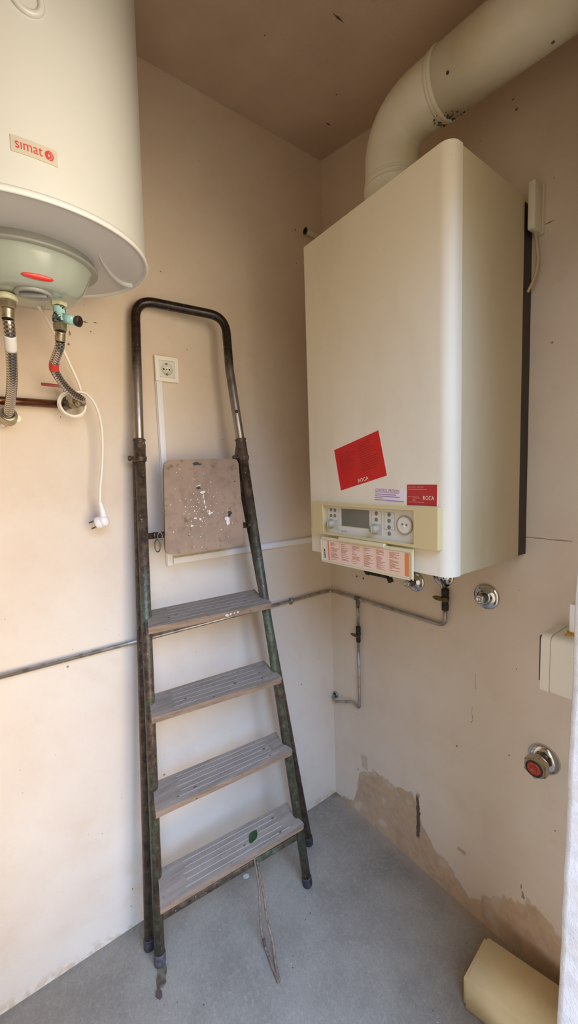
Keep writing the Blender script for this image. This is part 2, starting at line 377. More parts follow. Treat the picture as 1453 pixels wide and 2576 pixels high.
def spline(pts, n=10):
    pts = [V(p) for p in pts]; out = []
    for i in range(len(pts)-1):
        p0 = pts[max(i-1, 0)]; p1 = pts[i]; p2 = pts[i+1]; p3 = pts[min(i+2, len(pts)-1)]
        for k in range(n):
            t = k/n; out.append(.5*((2*p1) + (p2-p0)*t + (2*p0-5*p1+4*p2-p3)*t*t + (3*p1-p0-3*p2+p3)*t**3))
    return out + [pts[-1]]
def fillet(pts, r, n=8):
    pts = [V(p) for p in pts]; out = [pts[0]]
    for i in range(1, len(pts)-1):
        a = (pts[i-1]-pts[i]); b = (pts[i+1]-pts[i]); la, lb = a.length, b.length; a.normalize(); b.normalize()
        ang = a.angle(b); d = min(r/math.tan(ang/2), la*.49, lb*.49); A = pts[i]+a*d; B = pts[i]+b*d
        for k in range(n+1):
            t = k/n; out.append(A*(1-t)**2 + pts[i]*2*t*(1-t) + B*t*t)
    return out + [pts[-1]]
def bil(q):
    TL, TR, BR, BL = [V(p) for p in q]
    return lambda u, v: (BL*(1-u)+BR*u)*(1-v) + (TL*(1-u)+TR*u)*v
def sub(q, u0, u1, v0, v1, off=V((0, 0, 0))):
    f = bil(q); return [f(u0, v1)+off, f(u1, v1)+off, f(u1, v0)+off, f(u0, v0)+off]

# ------------------------------------------------------------------ the room
YB = -2.25; XF = 1.10; XO = 1.30; ZL = 2.33
cz = lambda x: 2.879 - .1986*x
struct('wall_left', MB().box((-.12, YB-.12, -.1), (0, .12, 3.0)), m_wl)
struct('wall_right', MB().box((0, 0, -.1), (XO, .12, 3.0)), m_wr)
struct('wall_back', MB().box((0, YB-.12, -.1), (XO, YB, 3.0)), m_wp)
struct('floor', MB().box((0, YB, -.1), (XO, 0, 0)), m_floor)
struct('ceiling', MB().prism([(0, YB, cz(0)), (XO, YB, cz(XO)), (XO, YB, 3.1), (0, YB, 3.1)], (0, -YB, 0)), m_ceil)
w = MB()
yj = lambda z: -.392 - (1.5-z)*.0285
n = 60; zs = [ZL*i/n for i in range(n+1)]
prof = []       # rounded inner arris of the door jamb, a little wavy
for k in range(5):
    a = PI/2*k/4; prof.append((XF + .012*(1-math.cos(a)) if False else XF + .012*(1-math.sin(a)), .012*(1-math.cos(a))))
prev = None
for z in zs:
    wv = .0022*math.sin(z*23) + .0016*math.sin(z*61+1) + .001*math.sin(z*140)
    y = yj(z) + wv
    ring = [w.b.verts.new(p) for p in ((XF, 0, z), (XF, y+.012, z), (XF+.0035, y+.0035, z), (XF+.012, y, z), (XO, y, z), (XO, 0, z))]
    if prev:
        for i in range(6): w.face([prev[i], prev[(i+1) % 6], ring[(i+1) % 6], ring[i]], i in (1, 2))
    prev = ring
w.box((XF, YB, 0), (XF+.05, -1.46, ZL)); w.box((XF, YB, ZL), (XO, 0, 2.75))
struct('wall_front', w, m_jamb)

# ------------------------------------------------------------------ water heater
HB = V((.2832, -1.1292, 2.0585)); HA = V((.0661, -.0252, 1)).normalized(); HR = .2532
HX = (V((1, 0, 0)) - HA*HA.x).normalized(); HY = HA.cross(HX)
SA = V((.0661, -.001, 1)).normalized(); SX = (V((1, 0, 0)) - SA*SA.x).normalized(); SY = SA.cross(SX)
def hp(r, ang, h): return HB + SA*h + (SX*math.cos(ang) + SY*math.sin(ang))*r
def hcyl(px, py, r=HR):
    d = ray(px, py); o = CAM-HB; ox, oy, dx, dy = o.dot(SX), o.dot(SY), d.dot(SX), d.dot(SY)
    a = dx*dx+dy*dy; b = 2*(dx*ox+dy*oy); c = ox*ox+oy*oy-r*r
    t = (-b-math.sqrt(b*b-4*a*c))/2/a; p = o+d*t; return math.atan2(p.dot(SY), p.dot(SX)), p.dot(SA)
wh = thing('water_heater', 'big white cylindrical water heater hanging on the left wall', 'water heater', (HB.x, HB.y, 1.96))
RS = HR-.006
MB().lathe([(RS, .004), (RS, .58), (RS-.01, .605), (RS-.04, .62), (.02, .625)], HB, SA, 96, cap0=False).build('shell', m_enamel, wh)
rim = MB().lathe([(RS-.004, .011), (RS+.002, .011), (HR-.001, .006), (HR, .001), (HR-.002, -.002), (HR-.006, -.001), (HR-.008, .003)], HB, HA, 96, False, False).build('bottom_rim', m_rim, wh)
bp = MB().lathe([(HR-.0078, .003), (HR-.02, .0005), (.15, -.003), (.02, -.003)], HB, HA, 96, False, True)
bq_ = [onp(x_, y_, HA, HA.dot(HB)-.002) for x_, y_ in ((246, 636), (258, 660), (280, 690), (306, 711), (333, 718))]
sp_ = spline(bq_, 8); bp.tube(sp_, [.0006 + .0075*(i_/(len(sp_)-1))**.8 for i_ in range(len(sp_)-1)] + [.003], 12)
bp.build('bottom_panel', m_capgrey, wh)
CC = HB + V((-.0089, -.0012, 0)) - HA*.017
cv = MB().lathe([(.136, .016), (.136, .002), (.142, 0), (.143, -.003), (.140, -.0055), (.110, -.006)], CC, HA, 80, True, False).build('cover_flange', m_coverflange, wh)
def cov(ang, r, h): return CC + HA*h + (HX*math.cos(ang)+HY*math.sin(ang))*r
cov_mb = MB().lathe([(.130, -.0055), (.1265, -.009), (.1245, -.014), (.120, -.024), (.114, -.037), (.107, -.050), (.099, -.059), (.092, -.0655), (.083, -.0685), (.02, -.070)], CC, HA, 80, False, True)
ec = cov_mb.build('electrical_cover', m_cover, wh)
lab(ec, 'grey green plastic cover bulging from the underside')
BASE0 = ORG[wh.name]

# ------------------------------------------------------------------ world, camera, view
def world():
    wd = bpy.data.worlds.new('sky'); bpy.context.scene.world = wd; wd.use_nodes = True; t = wd.node_tree; t.nodes.clear()
    N = t.nodes.new; out = N('ShaderNodeOutputWorld'); bg = N('ShaderNodeBackground'); tc = N('ShaderNodeTexCoord'); sp = N('ShaderNodeSeparateXYZ')
    t.links.new(tc.outputs['Generated'], sp.inputs[0])
    mr = N('ShaderNodeMapRange'); mr.inputs['From Min'].default_value = -1; t.links.new(sp.outputs['Z'], mr.inputs['Value'])
    cr = N('ShaderNodeValToRGB'); t.links.new(mr.outputs[0], cr.inputs[0]); e = cr.color_ramp
    stops = WSTOPS
    while len(e.elements) < len(stops): e.elements.new(.5)
    for el, (z, c) in zip(e.elements, stops): el.position = (z+1)/2; el.color = (*c, 1)
    # soft patches: sky, sunlit wall and ground across the yard, one added jamb light
    acc = cr.outputs[0]
    for d_, c0_, c1_, col in LOBES:
        dt = N('ShaderNodeVectorMath'); dt.operation = 'DOT_PRODUCT'; dt.inputs[1].default_value = V(d_).normalized(); t.links.new(tc.outputs['Generated'], dt.inputs[0])
        m2 = N('ShaderNodeMapRange'); m2.interpolation_type = 'SMOOTHSTEP'; m2.inputs['From Min'].default_value = c0_; m2.inputs['From Max'].default_value = c1_; t.links.new(dt.outputs['Value'], m2.inputs['Value'])
        mx = N('ShaderNodeMix'); mx.data_type = 'RGBA'; t.links.new(m2.outputs[0], mx.inputs['Factor']); t.links.new(acc, mx.inputs['A']); mx.inputs['B'].default_value = (*col, 1); acc = mx.outputs['Result']
    t.links.new(mx.outputs['Result'], bg.inputs[0]); bg.inputs[1].default_value = 1.0; t.links.new(bg.outputs[0], out.inputs[0])
WSTOPS = [(-1, (.36, .31, .25)), (-.45, (.62, .52, .40)), (-.12, (.72, .62, .48)), (.03, (.60, .54, .46)), (.3, (.58, .58, .60)), (1, (.50, .56, .66))]
LOBES = [((1, -.15, 1.05), .84, .94, (2.2, 3.5, 6.3)), ((1, .40, -.10), .86, .97, (4.0, 3.4, 2.7)), ((.06, -1, .22), .96, .99, (8.5, 8.7, 9.8))]  # last lobe is an added narrow bright patch that lights the door jamb
EXPO = 0.80
from mathutils.bvhtree import BVHTree
def hit(o, px, py):
    me = o.data; b = ORG[o.name] if o.name in ORG else V()
    t = BVHTree.FromPolygons([v.co + b for v in me.vertices], [list(p.vertices) for p in me.polygons])
    h = t.ray_cast(CAM, ray(px, py).normalized()); return (h[0], h[1]) if h[0] else (None, None)
def prad(P, px): return px*((P-CAM).dot(FW))/FOC

# ---- water heater details
bcs = [hcyl(*q) for q in ((25,338),(147,373),(145,415),(27,375))]
ba0 = (bcs[0][0]+bcs[3][0])/2; ba1 = (bcs[1][0]+bcs[2][0])/2; bh0 = (bcs[2][1]+bcs[3][1])/2; bh1 = (bcs[0][1]+bcs[1][1])/2
bmap = lambda u, v, r=0: hp(RS+r, ba0+(ba1-ba0)*u, bh0+(bh1-bh0)*v)
b = MB(); n = 16
for i in range(n):
    u0, u1 = i/n, (i+1)/n; e = .10 if 0 else 0
    A = [bmap(u0,0,-.001), bmap(u1,0,-.001), bmap(u1,1,-.001), bmap(u0,1,-.001)]; B = [bmap(u0,0,.0016), bmap(u1,0,.0016), bmap(u1,1,.0016), bmap(u0,1,.0016)]
    b.quad(B); b.quad([A[0],A[1],B[1],B[0]]); b.quad([A[3],A[2],B[2],B[3]])
    if i == 0: b.quad([A[0],A[3],B[3],B[0]])
    if i == n-1: b.quad([A[1],A[2],B[2],B[1]])
badge = b.build('badge', m_badge, wh, merge=1e-5)
b = MB(); b.text('sımat', lambda u, v: bmap(.09+.58*u, .26+.5*v, .002))
def arc(cu, cv, ru, rv, a0, a1, w, k=20):
    for i in range(k):
        t0, t1 = a0+(a1-a0)*i/k, a0+(a1-a0)*(i+1)/k
        b.quad([bmap(cu+ru*(1-w)*math.cos(t0), cv+rv*(1-w)*math.sin(t0), .002), bmap(cu+ru*math.cos(t0), cv+rv*math.sin(t0), .002), bmap(cu+ru*math.cos(t1), cv+rv*math.sin(t1), .002), bmap(cu+ru*(1-w)*math.cos(t1), cv+rv*(1-w)*math.sin(t1), .002)])
arc(.80, .50, .085, .29, PI*.5, PI*1.5, .75); arc(.80, .50, .065, .21, -PI*.5, PI*.5, .55); arc(.80, .50, .115, .33, -PI*.45, PI*.5, .26)
lt = b.build('lettering', m_badgered, badge, normals=False); lab(lt, 'red lettering and swirl')
ra, rh = hcyl(66, -16); pts = [hp(RS+.0005, ra + .0215*math.cos(t)/RS, rh + .0215*math.sin(t)) for t in [2*PI*k/48 for k in range(48)]]
MB().tube(pts, .0055, 10, closed=True).build('embossed_ring', m_enamel, wh)
P, N = hit(ec, 95, 697)
b = MB(); ax = (N.cross(HA)).normalized(); up = ax.cross(N).normalized()
b2 = bmesh.new(); bmesh.ops.create_uvsphere(b2, u_segments=24, v_segments=12, radius=1)
mt4 = M((ax*.029, up*.0062, N*.0035)).transposed().to_4x4(); mt4.translation = P; b.merge(b2, mt4, True)
b.build('indicator_light', m_redlamp, wh)
DC = onp(84, 737, HA, HA.dot(CC)-.0698)
b = MB(); b.lathe([(.036, .0005), (.036, -.004), (.033, -.0055), (.029, -.0055), (.027, -.002), (.001, -.002)], DC, HA, 48, False, False)
dial = b.build('thermostat_dial', m_dial, wh)
MB().lathe([(.0268, -.0022), (.001, -.0022)], DC, HA, 40, False, False).build('dial_recess', m_dialdark, dial)
dv = (HX*.5 + HY*1.0).normalized(); s_ = dv.cross(HA).normalized()
mb_ = M((dv, s_, HA)).transposed().to_4x4(); mb_.translation = DC
MB().box((-.026, -.004, -.009), (.026, .004, -.001), mb_, .0015).build('dial_grip', m_dial, dial)
XO_ = .275
oL = L(14, 700, XO_); oL2 = L(17, 742, XO_); oR = L(147, 722, XO_); oR2 = L(149, 772, XO_)
for p0_, p1_ in ((oL, oL2), (oR, oR2)):
    MB().tube([p0_ + (p0_-p1_)*.2, p1_], .0118, 20).build('pipe_stub', m_steelold, wh)
s1 = L(18, 741, XO_); s2 = L(18, 757, XO_); s1 = V((s2.x, s2.y, s1.z))
o = MB().lathe([(.019, 0), (.021, .003), (.021, s1.z-s2.z-.003), (.018, s1.z-s2.z)], s2, (0,0,1), 32).build('dielectric_sleeve', m_sleeve, wh); lab(o, 'yellowed nylon sleeve on the left outlet')

# ---- braided hoses
def hexnut(b, base, axis, r, h): b.lathe([(r*.92, 0), (r, h*.12), (r, h*.88), (r*.92, h)], base, axis, 6); return b
def hose(name, label, path, r, nut_px, fer_px, XN):
    a = L(*nut_px[0], XN); c = L(*nut_px[1], XN); c = V((a.x, a.y, c.z))
    t = thing(name, label, 'hose', path[-1], 'braided hoses under the water heater')
    hexnut(MB(), c, (0,0,1), r*1.5, a.z-c.z).build('nut', m_nickel, t)
    f1 = L(*fer_px, XN); f1 = path[0]; b = MB(); d = (path[0]-c)
    prof = []; k = 8
    for i in range(k+1): prof.append((r*(1.02+.10*(i % 2)), d.length*i/k))
    b.lathe(prof, c, d, 28); b.build('ferrule', m_nickel, t)
    MB().tube(spline(path, 14), r, 24).build('braided_tube', m_braid, t); return t
rL = .0118
pL = [L(20,803,XO_), L(24,835,.262), L(29,900,.215), L(30,960,.16), L(26,1010,.10), L(21,1042,.062)]
hL = hose('braided_hose', 'nearly straight steel braided hose at left edge with a white paper label', pL, rL, ((18,756),(18,777)), (20,803), XO_)
def band(path, i0, i1, r, m, name, parent):
    sp = spline(path, 14); return MB().tube(sp[i0:i1+1], r, 24, cap=True).build(name, m, parent)
lb = band(pL, 16, 24, rL+.0006, m_paper, 'paper_label', hL); lab(lb, 'white printed paper label')
sp = spline(pL, 14); b = MB()
for k in range(6):      # barcode bars on the camera side
    i = 17+k; c0 = sp[i]; v = (CAM-c0).normalized(); sd = v.cross(sp[i+1]-sp[i]).normalized(); q = c0 + v*(rL+.0002)
    b.quad([q - sd*.0075 + v*-.0012, q - sd*.002 + v*.0008, q - sd*.002 + v*.0008 + (sp[i+1]-sp[i])*.55, q - sd*.0075 + v*-.0012 + (sp[i+1]-sp[i])*.55])
b.build('barcode_print', m_ink, lb, normals=False)
pR = [L(151,857,XO_-.02), L(149,876,.24), L(138,908,.20), L(136,928,.18), L(146,948,.16), L(162,970,.135), L(183,990,.11), L(199,1000,.095), L(206,1005,.082), L(204,1010,.07)]
hR = hose('braided_hose', 'S-curved steel braided hose with a red band, below the scaled valve', pR, .0105, ((150,812),(150,833)), (151,857), XO_-.01)
o = band(pR, 30, 43, .0113, m_redband, 'marker_band', hR); lab(o, 'red plastic band')

# ---- safety valve on the right outlet
sv = thing('safety_valve', 'limescaled brass safety valve under the right outlet of the water heater', 'valve', oR2)
a = L(149,766,XO_); c = L(150,812,XO_-.01); c = V((a.x-.004, a.y, c.z))
o = MB().lathe([(.0165, 0), (.0165, .012), (.0135, .015), (.0135, .034), (.0155, .036), (.0155, (a.z-c.z))], c, (0,0,1), 28).build('valve_body', m_valve, sv)
pp = [L(158,800,XO_), L(190,807,XO_+.02)]
MB().tube(pp, [.0115, .0105], 20).build('side_spout', m_valve, sv)
b = MB(); d = (pp[1]-pp[0]).normalized(); b.lathe([(.0065, 0), (.0115, .003), (.0125, .007), (.0125, .010), (.010, .012)], pp[1], d, 24); o = b.build('relief_knob', m_black, sv); lab(o, 'black relief knob')
hexnut(MB(), V((c.x, c.y, a.z-.004)), (0,0,1), .018, .014).build('sleeve_nut', m_sleeve, sv)

# ---- copper pipe and wall fittings
cp0, cp1 = L(-60, 1010, .03), L(152, 1017.5, .03); cp0 = V((.03, cp0.y-.1, cp1.z))
tag(MB().tube([cp0, cp1], .0112, 24).build('copper_pipe', m_copper), 'horizontal brown copper pipe on the wall below the water heater', 'pipe')
ef = thing('elbow_fitting', 'brass elbow fitting on the wall with a red lever, inside the coiled white cord', 'pipe fitting', L(178,1030,0))
e0 = V((0, cp1.y+.012, cp1.z)); e1 = pR[-1]
ax_ = (e1 - V((.018, e0.y, e0.z)))
b = MB(); b.tube([V((0, e0.y, e0.z)), V((.02, e0.y, e0.z)), e1 - ax_*.45], .0135, 24); b.tube([L(168,973,.045) - V((0,.004,0)), V((.03, e0.y-.002, e0.z+.006))], .004, 12); b.build('elbow_body', m_steelold, ef)
b = MB(); hexnut(b, e1 - ax_*.55, ax_, .0165, ax_.length*.30); b.lathe([(.0145, 0), (.0145, ax_.length*.3)], e1 - ax_*.25, ax_, 24); b.build('nut', m_nickel, ef)
l0, l1 = L(103,966,.045), L(168,973,.045)
b = MB(); d = (l1-l0).normalized(); upv = V((1,0,0)).cross(d).normalized(); mm = M((d, upv, V((1,0,0)))).transposed().to_4x4(); mm.translation = l0
b.box((0, -.0042, -.0015), ((l1-l0).length, .0042, .0015), mm, .001)
o = b.build('lever', m_redlever, ef); lab(o, 'red lever')
wf = thing('elbow_fitting', 'brass wall elbow with two white screws taking the left hose', 'pipe fitting', L(20,1050,0))
wc = pL[-1]; wax = (pL[-2]-pL[-1]).normalized(); wax = (wax*.6 + V((.8,0,.1))).normalized()
b = MB(); b.lathe([(.0185, -.03), (.0215, -.026), (.0215, -.008), (.020, -.004), (.0205, 0), (.019, .003), (.0128, .003), (.0125, -.01)], wc, wax, 40, True, False); b.build('elbow_mouth', m_nickel, wf)
b = MB(); b.tube([V((-.003, wc.y, wc.z-.002)), V((.02, wc.y, wc.z-.002)), wc - wax*.02], .017, 24)
s1, s2 = L(43,1053,0), L(7,1068,0)
for s_ in (s1, s2): b.prism([V((0, s_.y + .009*math.cos(t), s_.z + .009*math.sin(t))) for t in [2*PI*k/16 for k in range(16)]], (.004, 0, 0))
mid = V((0, wc.y, wc.z))
for s_ in (s1, s2):
    d = (mid-s_).normalized(); q = V((0, -d.z, d.y))*.007; b.prism([s_+q, mid+q, mid-q, s_-q], (.004, 0, 0))
b.build('wall_plate', m_nickel, wf)
for s_ in (s1, s2):
    MB().lathe([(.007, .004), (.0065, .006), (.003, .0072), (.0028, .0062)], s_, (1,0,0), 20, False).build('screw', m_whitecord, wf)

# ---- power cord
cc = L(181,1020,.035); rc_ = .033
def cl(deg, off, r=rc_): return V((off, cc.y + r*math.cos(math.radians(deg)), cc.z + r*math.sin(math.radians(deg))))
path = [L(98,772,.22), L(118,805,.15), L(142,848,.10), L(165,893,.075), L(186,938,.06), L(199,968,.055), cl(30,.05), cl(-10,.05), cl(-50,.052), cl(-90,.054), cl(-130,.052), cl(-170,.05), cl(-210,.046), cl(-250,.04), cl(-290,.036,.031), cl(-330,.034,.031), cl(-370,.034,.034), cl(-410,.036,.036), cl(-450,.038,.034), cl(-490,.04,.034), cl(-530,.044,.036), cl(-570,.05,.037), cl(-605,.056,.035), L(208,987,.062), L(228,1001,.066), L(244,1028,.066), L(254,1066,.062), L(258,1120,.058), L(256,1180,.055), L(252,1225,.055), L(251,1264,.055)]
pc = thing('power_cord', 'white power cord coiled round a pipe fitting, its plug dangling in front of the wall', 'cord', path[-1])
MB().tube(spline(path, 8), .0038, 12).build('cable', m_whitecord, pc)
g0, g1 = path[-1], L(262,1310,.055); ax = (L(240,1318,.045)-g1).normalized()
b = MB(); b.tube(spline([g0 + V((0,0,.002)), g0*.5+g1*.5 + V((0,0,.006)), g1], 6), [.0052+.0075*(i/12)**1.3 for i in range(13)], 20)
b.lathe([(.004, -.014), (.011, -.0125), (.0165, -.008), (.0185, 0), (.0185, .007), (.0178, .008)], g1, ax, 32, True, True); plug = b.build('plug', m_plug, pc)
b = MB(); b.lathe([(.0172, .008), (.0182, .010), (.0182, .022), (.0165, .025)], g1, ax, 32); b.build('plug_face', m_plug, plug)
pu = ax.cross(V((0,0,1))).normalized(); pv = pu.cross(ax)
for s_ in (-1, 1): MB().tube([g1 + ax*.024 + pv*s_*.0095 + pu*0, g1 + ax*.042 + pv*s_*.0095], .0024, 12).build('pin', m_pin, plug)

# ---- socket and trunking on the left wall
a, b_, c = L(388,893,.011), L(392,957,.011), L(446,899.5,.011); y0, y1, z0, z1 = (a.y+b_.y)/2, c.y, b_.z, a.z
so = thing('wall_socket', 'square white earthed wall socket seen through the ladder hoop', 'socket', (0, (y0+y1)/2, z0))
b = MB(); b.box((0, y0+.002, z0+.002), (.008, y1-.002, z1-.002)); ww = .013
def frame(b, lo, hi, il, ih, d0, d1, P):
    """rectangular frame: outer lo..hi, inner il..ih, back d0, front d1; P(u,v,d)"""
    o_ = [(lo[0],lo[1]),(hi[0],lo[1]),(hi[0],hi[1]),(lo[0],hi[1])]; i_ = [(il[0],il[1]),(ih[0],il[1]),(ih[0],ih[1]),(il[0],ih[1])]
    for k in range(4):
        k2 = (k+1) % 4
        b.quad([P(*o_[k],d1), P(*o_[k2],d1), P(*i_[k2],d1), P(*i_[k],d1)]); b.quad([P(*o_[k],d0), P(*o_[k2],d0), P(*o_[k2],d1), P(*o_[k],d1)]); b.quad([P(*i_[k],d0), P(*i_[k2],d0), P(*i_[k2],d1), P(*i_[k],d1)])
PL_ = lambda u, v, d: V((d, u, v))
frame(b, (y0,z0), (y1,z1), (y0+ww,z0+ww), (y1-ww,z1-ww), .002, .0125, PL_); b.build('frame', m_socket, so, merge=1e-5)
yc_, zc_ = (y0+y1)/2, (z0+z1)/2; hs = (y1-y0)/2-ww
b = MB(); frame(b, (yc_-hs,zc_-hs), (yc_+hs,zc_+hs), (yc_-hs*.97,zc_-hs*.97), (yc_+hs*.97,zc_+hs*.97), .002, .0105, PL_)
n = 48; inner = [b.b.verts.new((.0105, yc_+.0205*math.cos(2*PI*k/n), zc_+.0205*math.sin(2*PI*k/n))) for k in range(n)]
def sq(t): m_ = max(abs(math.cos(t)), abs(math.sin(t))); return hs*.97*math.cos(t)/m_, hs*.97*math.sin(t)/m_
outer = [b.b.verts.new((.0105, yc_+sq(2*PI*k/n)[0], zc_+sq(2*PI*k/n)[1])) for k in range(n)]
for k in range(n): b.face([inner[k], inner[(k+1)%n], outer[(k+1)%n], outer[k]])
b.lathe([(.0205, .0105), (.020, .0085), (.001, .0085)], V((0,yc_,zc_)), (1,0,0), n, False, False); ins = b.build('insert', m_socketin, so)
for dy, dz, r in ((-.0095,0,.0028), (.0095,0,.0028), (0,0,.0018)): MB().lathe([(r,.0086),(r,.0090),(.0002,.0090)], V((0,yc_+dy,zc_+dz)), (1,0,0), 16, False).build('hole', m_hole, ins)
for s_ in (-1, 1): MB().box((.0086, yc_-.003, zc_+s_*.0165-.003), (.012, yc_+.003, zc_+s_*.0165+.003), None, .001).build('earth_clip', m_steelold, ins)
ta, tb = L(392,965,.012), L(409,965,.012); tz = L(440,1402,.012).z; tz2 = L(440,1420,.012).z
def trunk(name, label, lo, hi, axis):
    b = MB(); lo, hi = V(lo), V(hi); b.box(lo, (hi.x*.55, hi.y, hi.z)); i = 1 if axis == 2 else 2; l2, h2 = lo.copy(), hi.copy(); l2[i] += .0018; h2[i] -= .0018; l2.x = hi.x*.5
    b.box(l2, h2, None, .0012); return tag(b.build(name, m_trunk), label, 'trunking', 'white cable trunking on the left wall')
trunk('cable_trunking', 'vertical white cable trunking running down from the socket', (0, ta.y, tz2-.002), (.013, tb.y, z0-.001), 2)
trunk('cable_trunking', 'horizontal white cable trunking from behind the ladder to the boiler', (0, tb.y+.0005, tz2), (.013, -.004, tz), 1)

# ---- boiler
K = 1-.0288
kp = lambda x, y, z: CAM + (V((x, y, z))-CAM)*K
q0 = kp(.30906, -.36639, 1.29284); q1 = kp(.8359, -.36639, 2.28192)
bx0, bx1, bz0, bz1, BD = q0.x, q1.x, q0.z, q1.z, -q0.y
B = lambda px, py, off=0.0: onp(px, py, (0,1,0), -(BD+off))
bo = thing('wall_boiler', 'tall cream white wall boiler hung beside the corner', 'boiler', ((bx0+bx1)/2, -.2, bz0))
def rounded(x0, x1, yb, yf, rl, rr, n=10):
    pts = [(x0, yb)]
    for k in range(n+1): t = PI + PI/2*k/n; pts.append((x0+rl + rl*math.cos(t), yf+rl + rl*math.sin(t)))
    for k in range(n+1): t = 1.5*PI + PI/2*k/n; pts.append((x1-rr + rr*math.cos(t), yf+rr + rr*math.sin(t)))
    return pts + [(x1, yb)]
b = MB(); ol = rounded(bx0, bx1, -BD+.042, -BD, .010, .030); b.prism([(x, y, bz0) for x, y in ol], (0, 0, bz1-bz0), True, False)
for f in b.b.faces:
    if len(f.verts) == 4 and abs(f.normal.z) < .5: f.smooth = False
front = b.build('front_cover', m_casef, bo)
for p_ in front.data.polygons:
    if len(p_.vertices) == 4: p_.use_smooth = True
md = front.modifiers.new('edge', 'EDGE_SPLIT'); md.split_angle = math.radians(25)
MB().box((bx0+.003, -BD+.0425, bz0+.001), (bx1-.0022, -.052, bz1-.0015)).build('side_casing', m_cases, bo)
MB().box((bx0+.01, -.051, bz0+.004), (bx1-.004, -.0015, bz1-.012)).build('back_plate', m_dark, bo)
# control panel
c0, c1 = B(783,1262.3,.017), B(1101,1385.7,.017); r0, r1 = B(811,1270.8,.017), B(1038.7,1368.3,.017)
zb0 = (B(785,1340.8,.017).z*.3 + c1.z*.7); zt0 = (c0.z + B(1102,1277.5,.017).z)/2; ri0 = (B(812,1339.4,.017).z + r1.z)/2; rt0 = (r0.z + B(1038.7,1284.4,.017).z)/2
PB = lambda u, v, d: V((u, -(BD+d), v))
b = MB(); frame(b, (c0.x, zb0), (c1.x, zt0), (r0.x, ri0), (r1.x, rt0), -.001, .017, PB); bz = b.build('control_bezel', m_bezel, bo, merge=1e-5)
mdb = bz.modifiers.new('bevel', 'BEVEL'); mdb.width = .0015; mdb.segments = 2
b = MB(); b.box(PB(r0.x-.0005, ri0-.0005, .0025), PB(r1.x+.0005, rt0+.0005, -.001)); pan = b.build('control_panel', m_panel, bo)
D0 = .0025
def pxrect(x0, y0, x1, y1, o=D0): a, c = B(x0, y0, o), B(x1, y1, o); return a.x, c.z, c.x, a.z
def plate(px, th, m, name, parent, o=D0, bev=0):
    x0, z0_, x1, z1_ = pxrect(*px, o); return MB().box(PB(x0, z0_, o+th), PB(x1, z1_, o-.0003), None, bev).build(name, m, parent)
def outline(px, m, name, parent, wd=.0008, o=D0):
    x0, z0_, x1, z1_ = pxrect(*px, o); b = MB(); frame(b, (x0,z0_), (x1,z1_), (x0+wd,z0_+wd), (x1-wd,z1_-wd), o-.0002, o+.0004, PB); return b.build(name, m, parent)
sc_ = plate((859, 1279.5, 928.6, 1330), .0012, m_screen, 'display', pan)
outline((823.5,1278.5,853,1333), m_line, 'button_outline', pan); outline((934.5,1284.5,959.5,1346.5), m_line, 'button_outline', pan); outline((965,1287.5,992.5,1334.5), m_line, 'button_outline', pan)
plate((828,1306,851,1330), .0008, m_pad, 'knob_pad', pan); plate((935,1317,959,1346), .0008, m_pad, 'knob_pad', pan)
def disc(px, r, prof, m, name, parent, o=D0):
    c = B(*px, o); return MB().lathe([(a*r, h) for a, h in prof], c, (0,-1,0), 28, False).build(name, m, parent)
for px in ((832.8,1282.4),(842.4,1283.5),(832.8,1296.8),(842.4,1297.3),(946.5,1291.8),(946.5,1307.2),(978.7,1294.5),(978.7,1310),(978.7,1326.2),(979.2,1342.2)):
    disc(px, .0052, [(1, 0), (1, .0015), (.8, .0022), (.05, .0022)], m_btn, 'button', pan)
for px in ((834,1317),(944,1331)):
    kn = disc(px, .0145, [(1, 0), (.97, .003), (.82, .004), (.76, .014), (.68, .016), (.05, .016)], m_knob, 'knob', pan)
    c = B(*px, D0); MB().box((c.x-.0015, c.y-.0195, c.z-.009), (c.x+.0015, c.y-.0155, c.z+.009), None, .0006).build('knob_ridge', m_knob, kn)
g = disc((1018.5,1321), .0245, [(1, 0), (1, .0045), (.92, .0055), (.88, .003), (.03, .003)], m_gaugerim, 'pressure_gauge', pan)
disc((1018.5,1321), .0245, [(.87, .0034), (.02, .0036)], m_gauge, 'gauge_dial', g)
gc = B(1018.5,1321,D0)
for dx, dz in ((-.006,.002),(.007,.001)): MB().lathe([(.0026,.0036),(.0026,.0044),(.0002,.0044)], gc+V((dx,0,dz)), (0,-1,0), 12, False).build('gauge_mark', m_btn, g)
MB().tube([gc+V((0,-.005,0)), gc+V((.0005,-.005,-.006))], .0018, 8).build('needle', m_whitetext, g)
def tquad(q, body, m, name, parent, n_=V((0,-1,0)), o=.0004):
    f = bil(q); return MB().text(body, lambda u, v: f(u, v) + n_*o).build(name, m, parent, normals=False)
q = [B(859,1334.5,D0), B(872,1335,D0), B(872,1338.2,D0), B(859,1337.8,D0)]; tquad(q, 'ROCA', m_ink, 'lettering', pan)
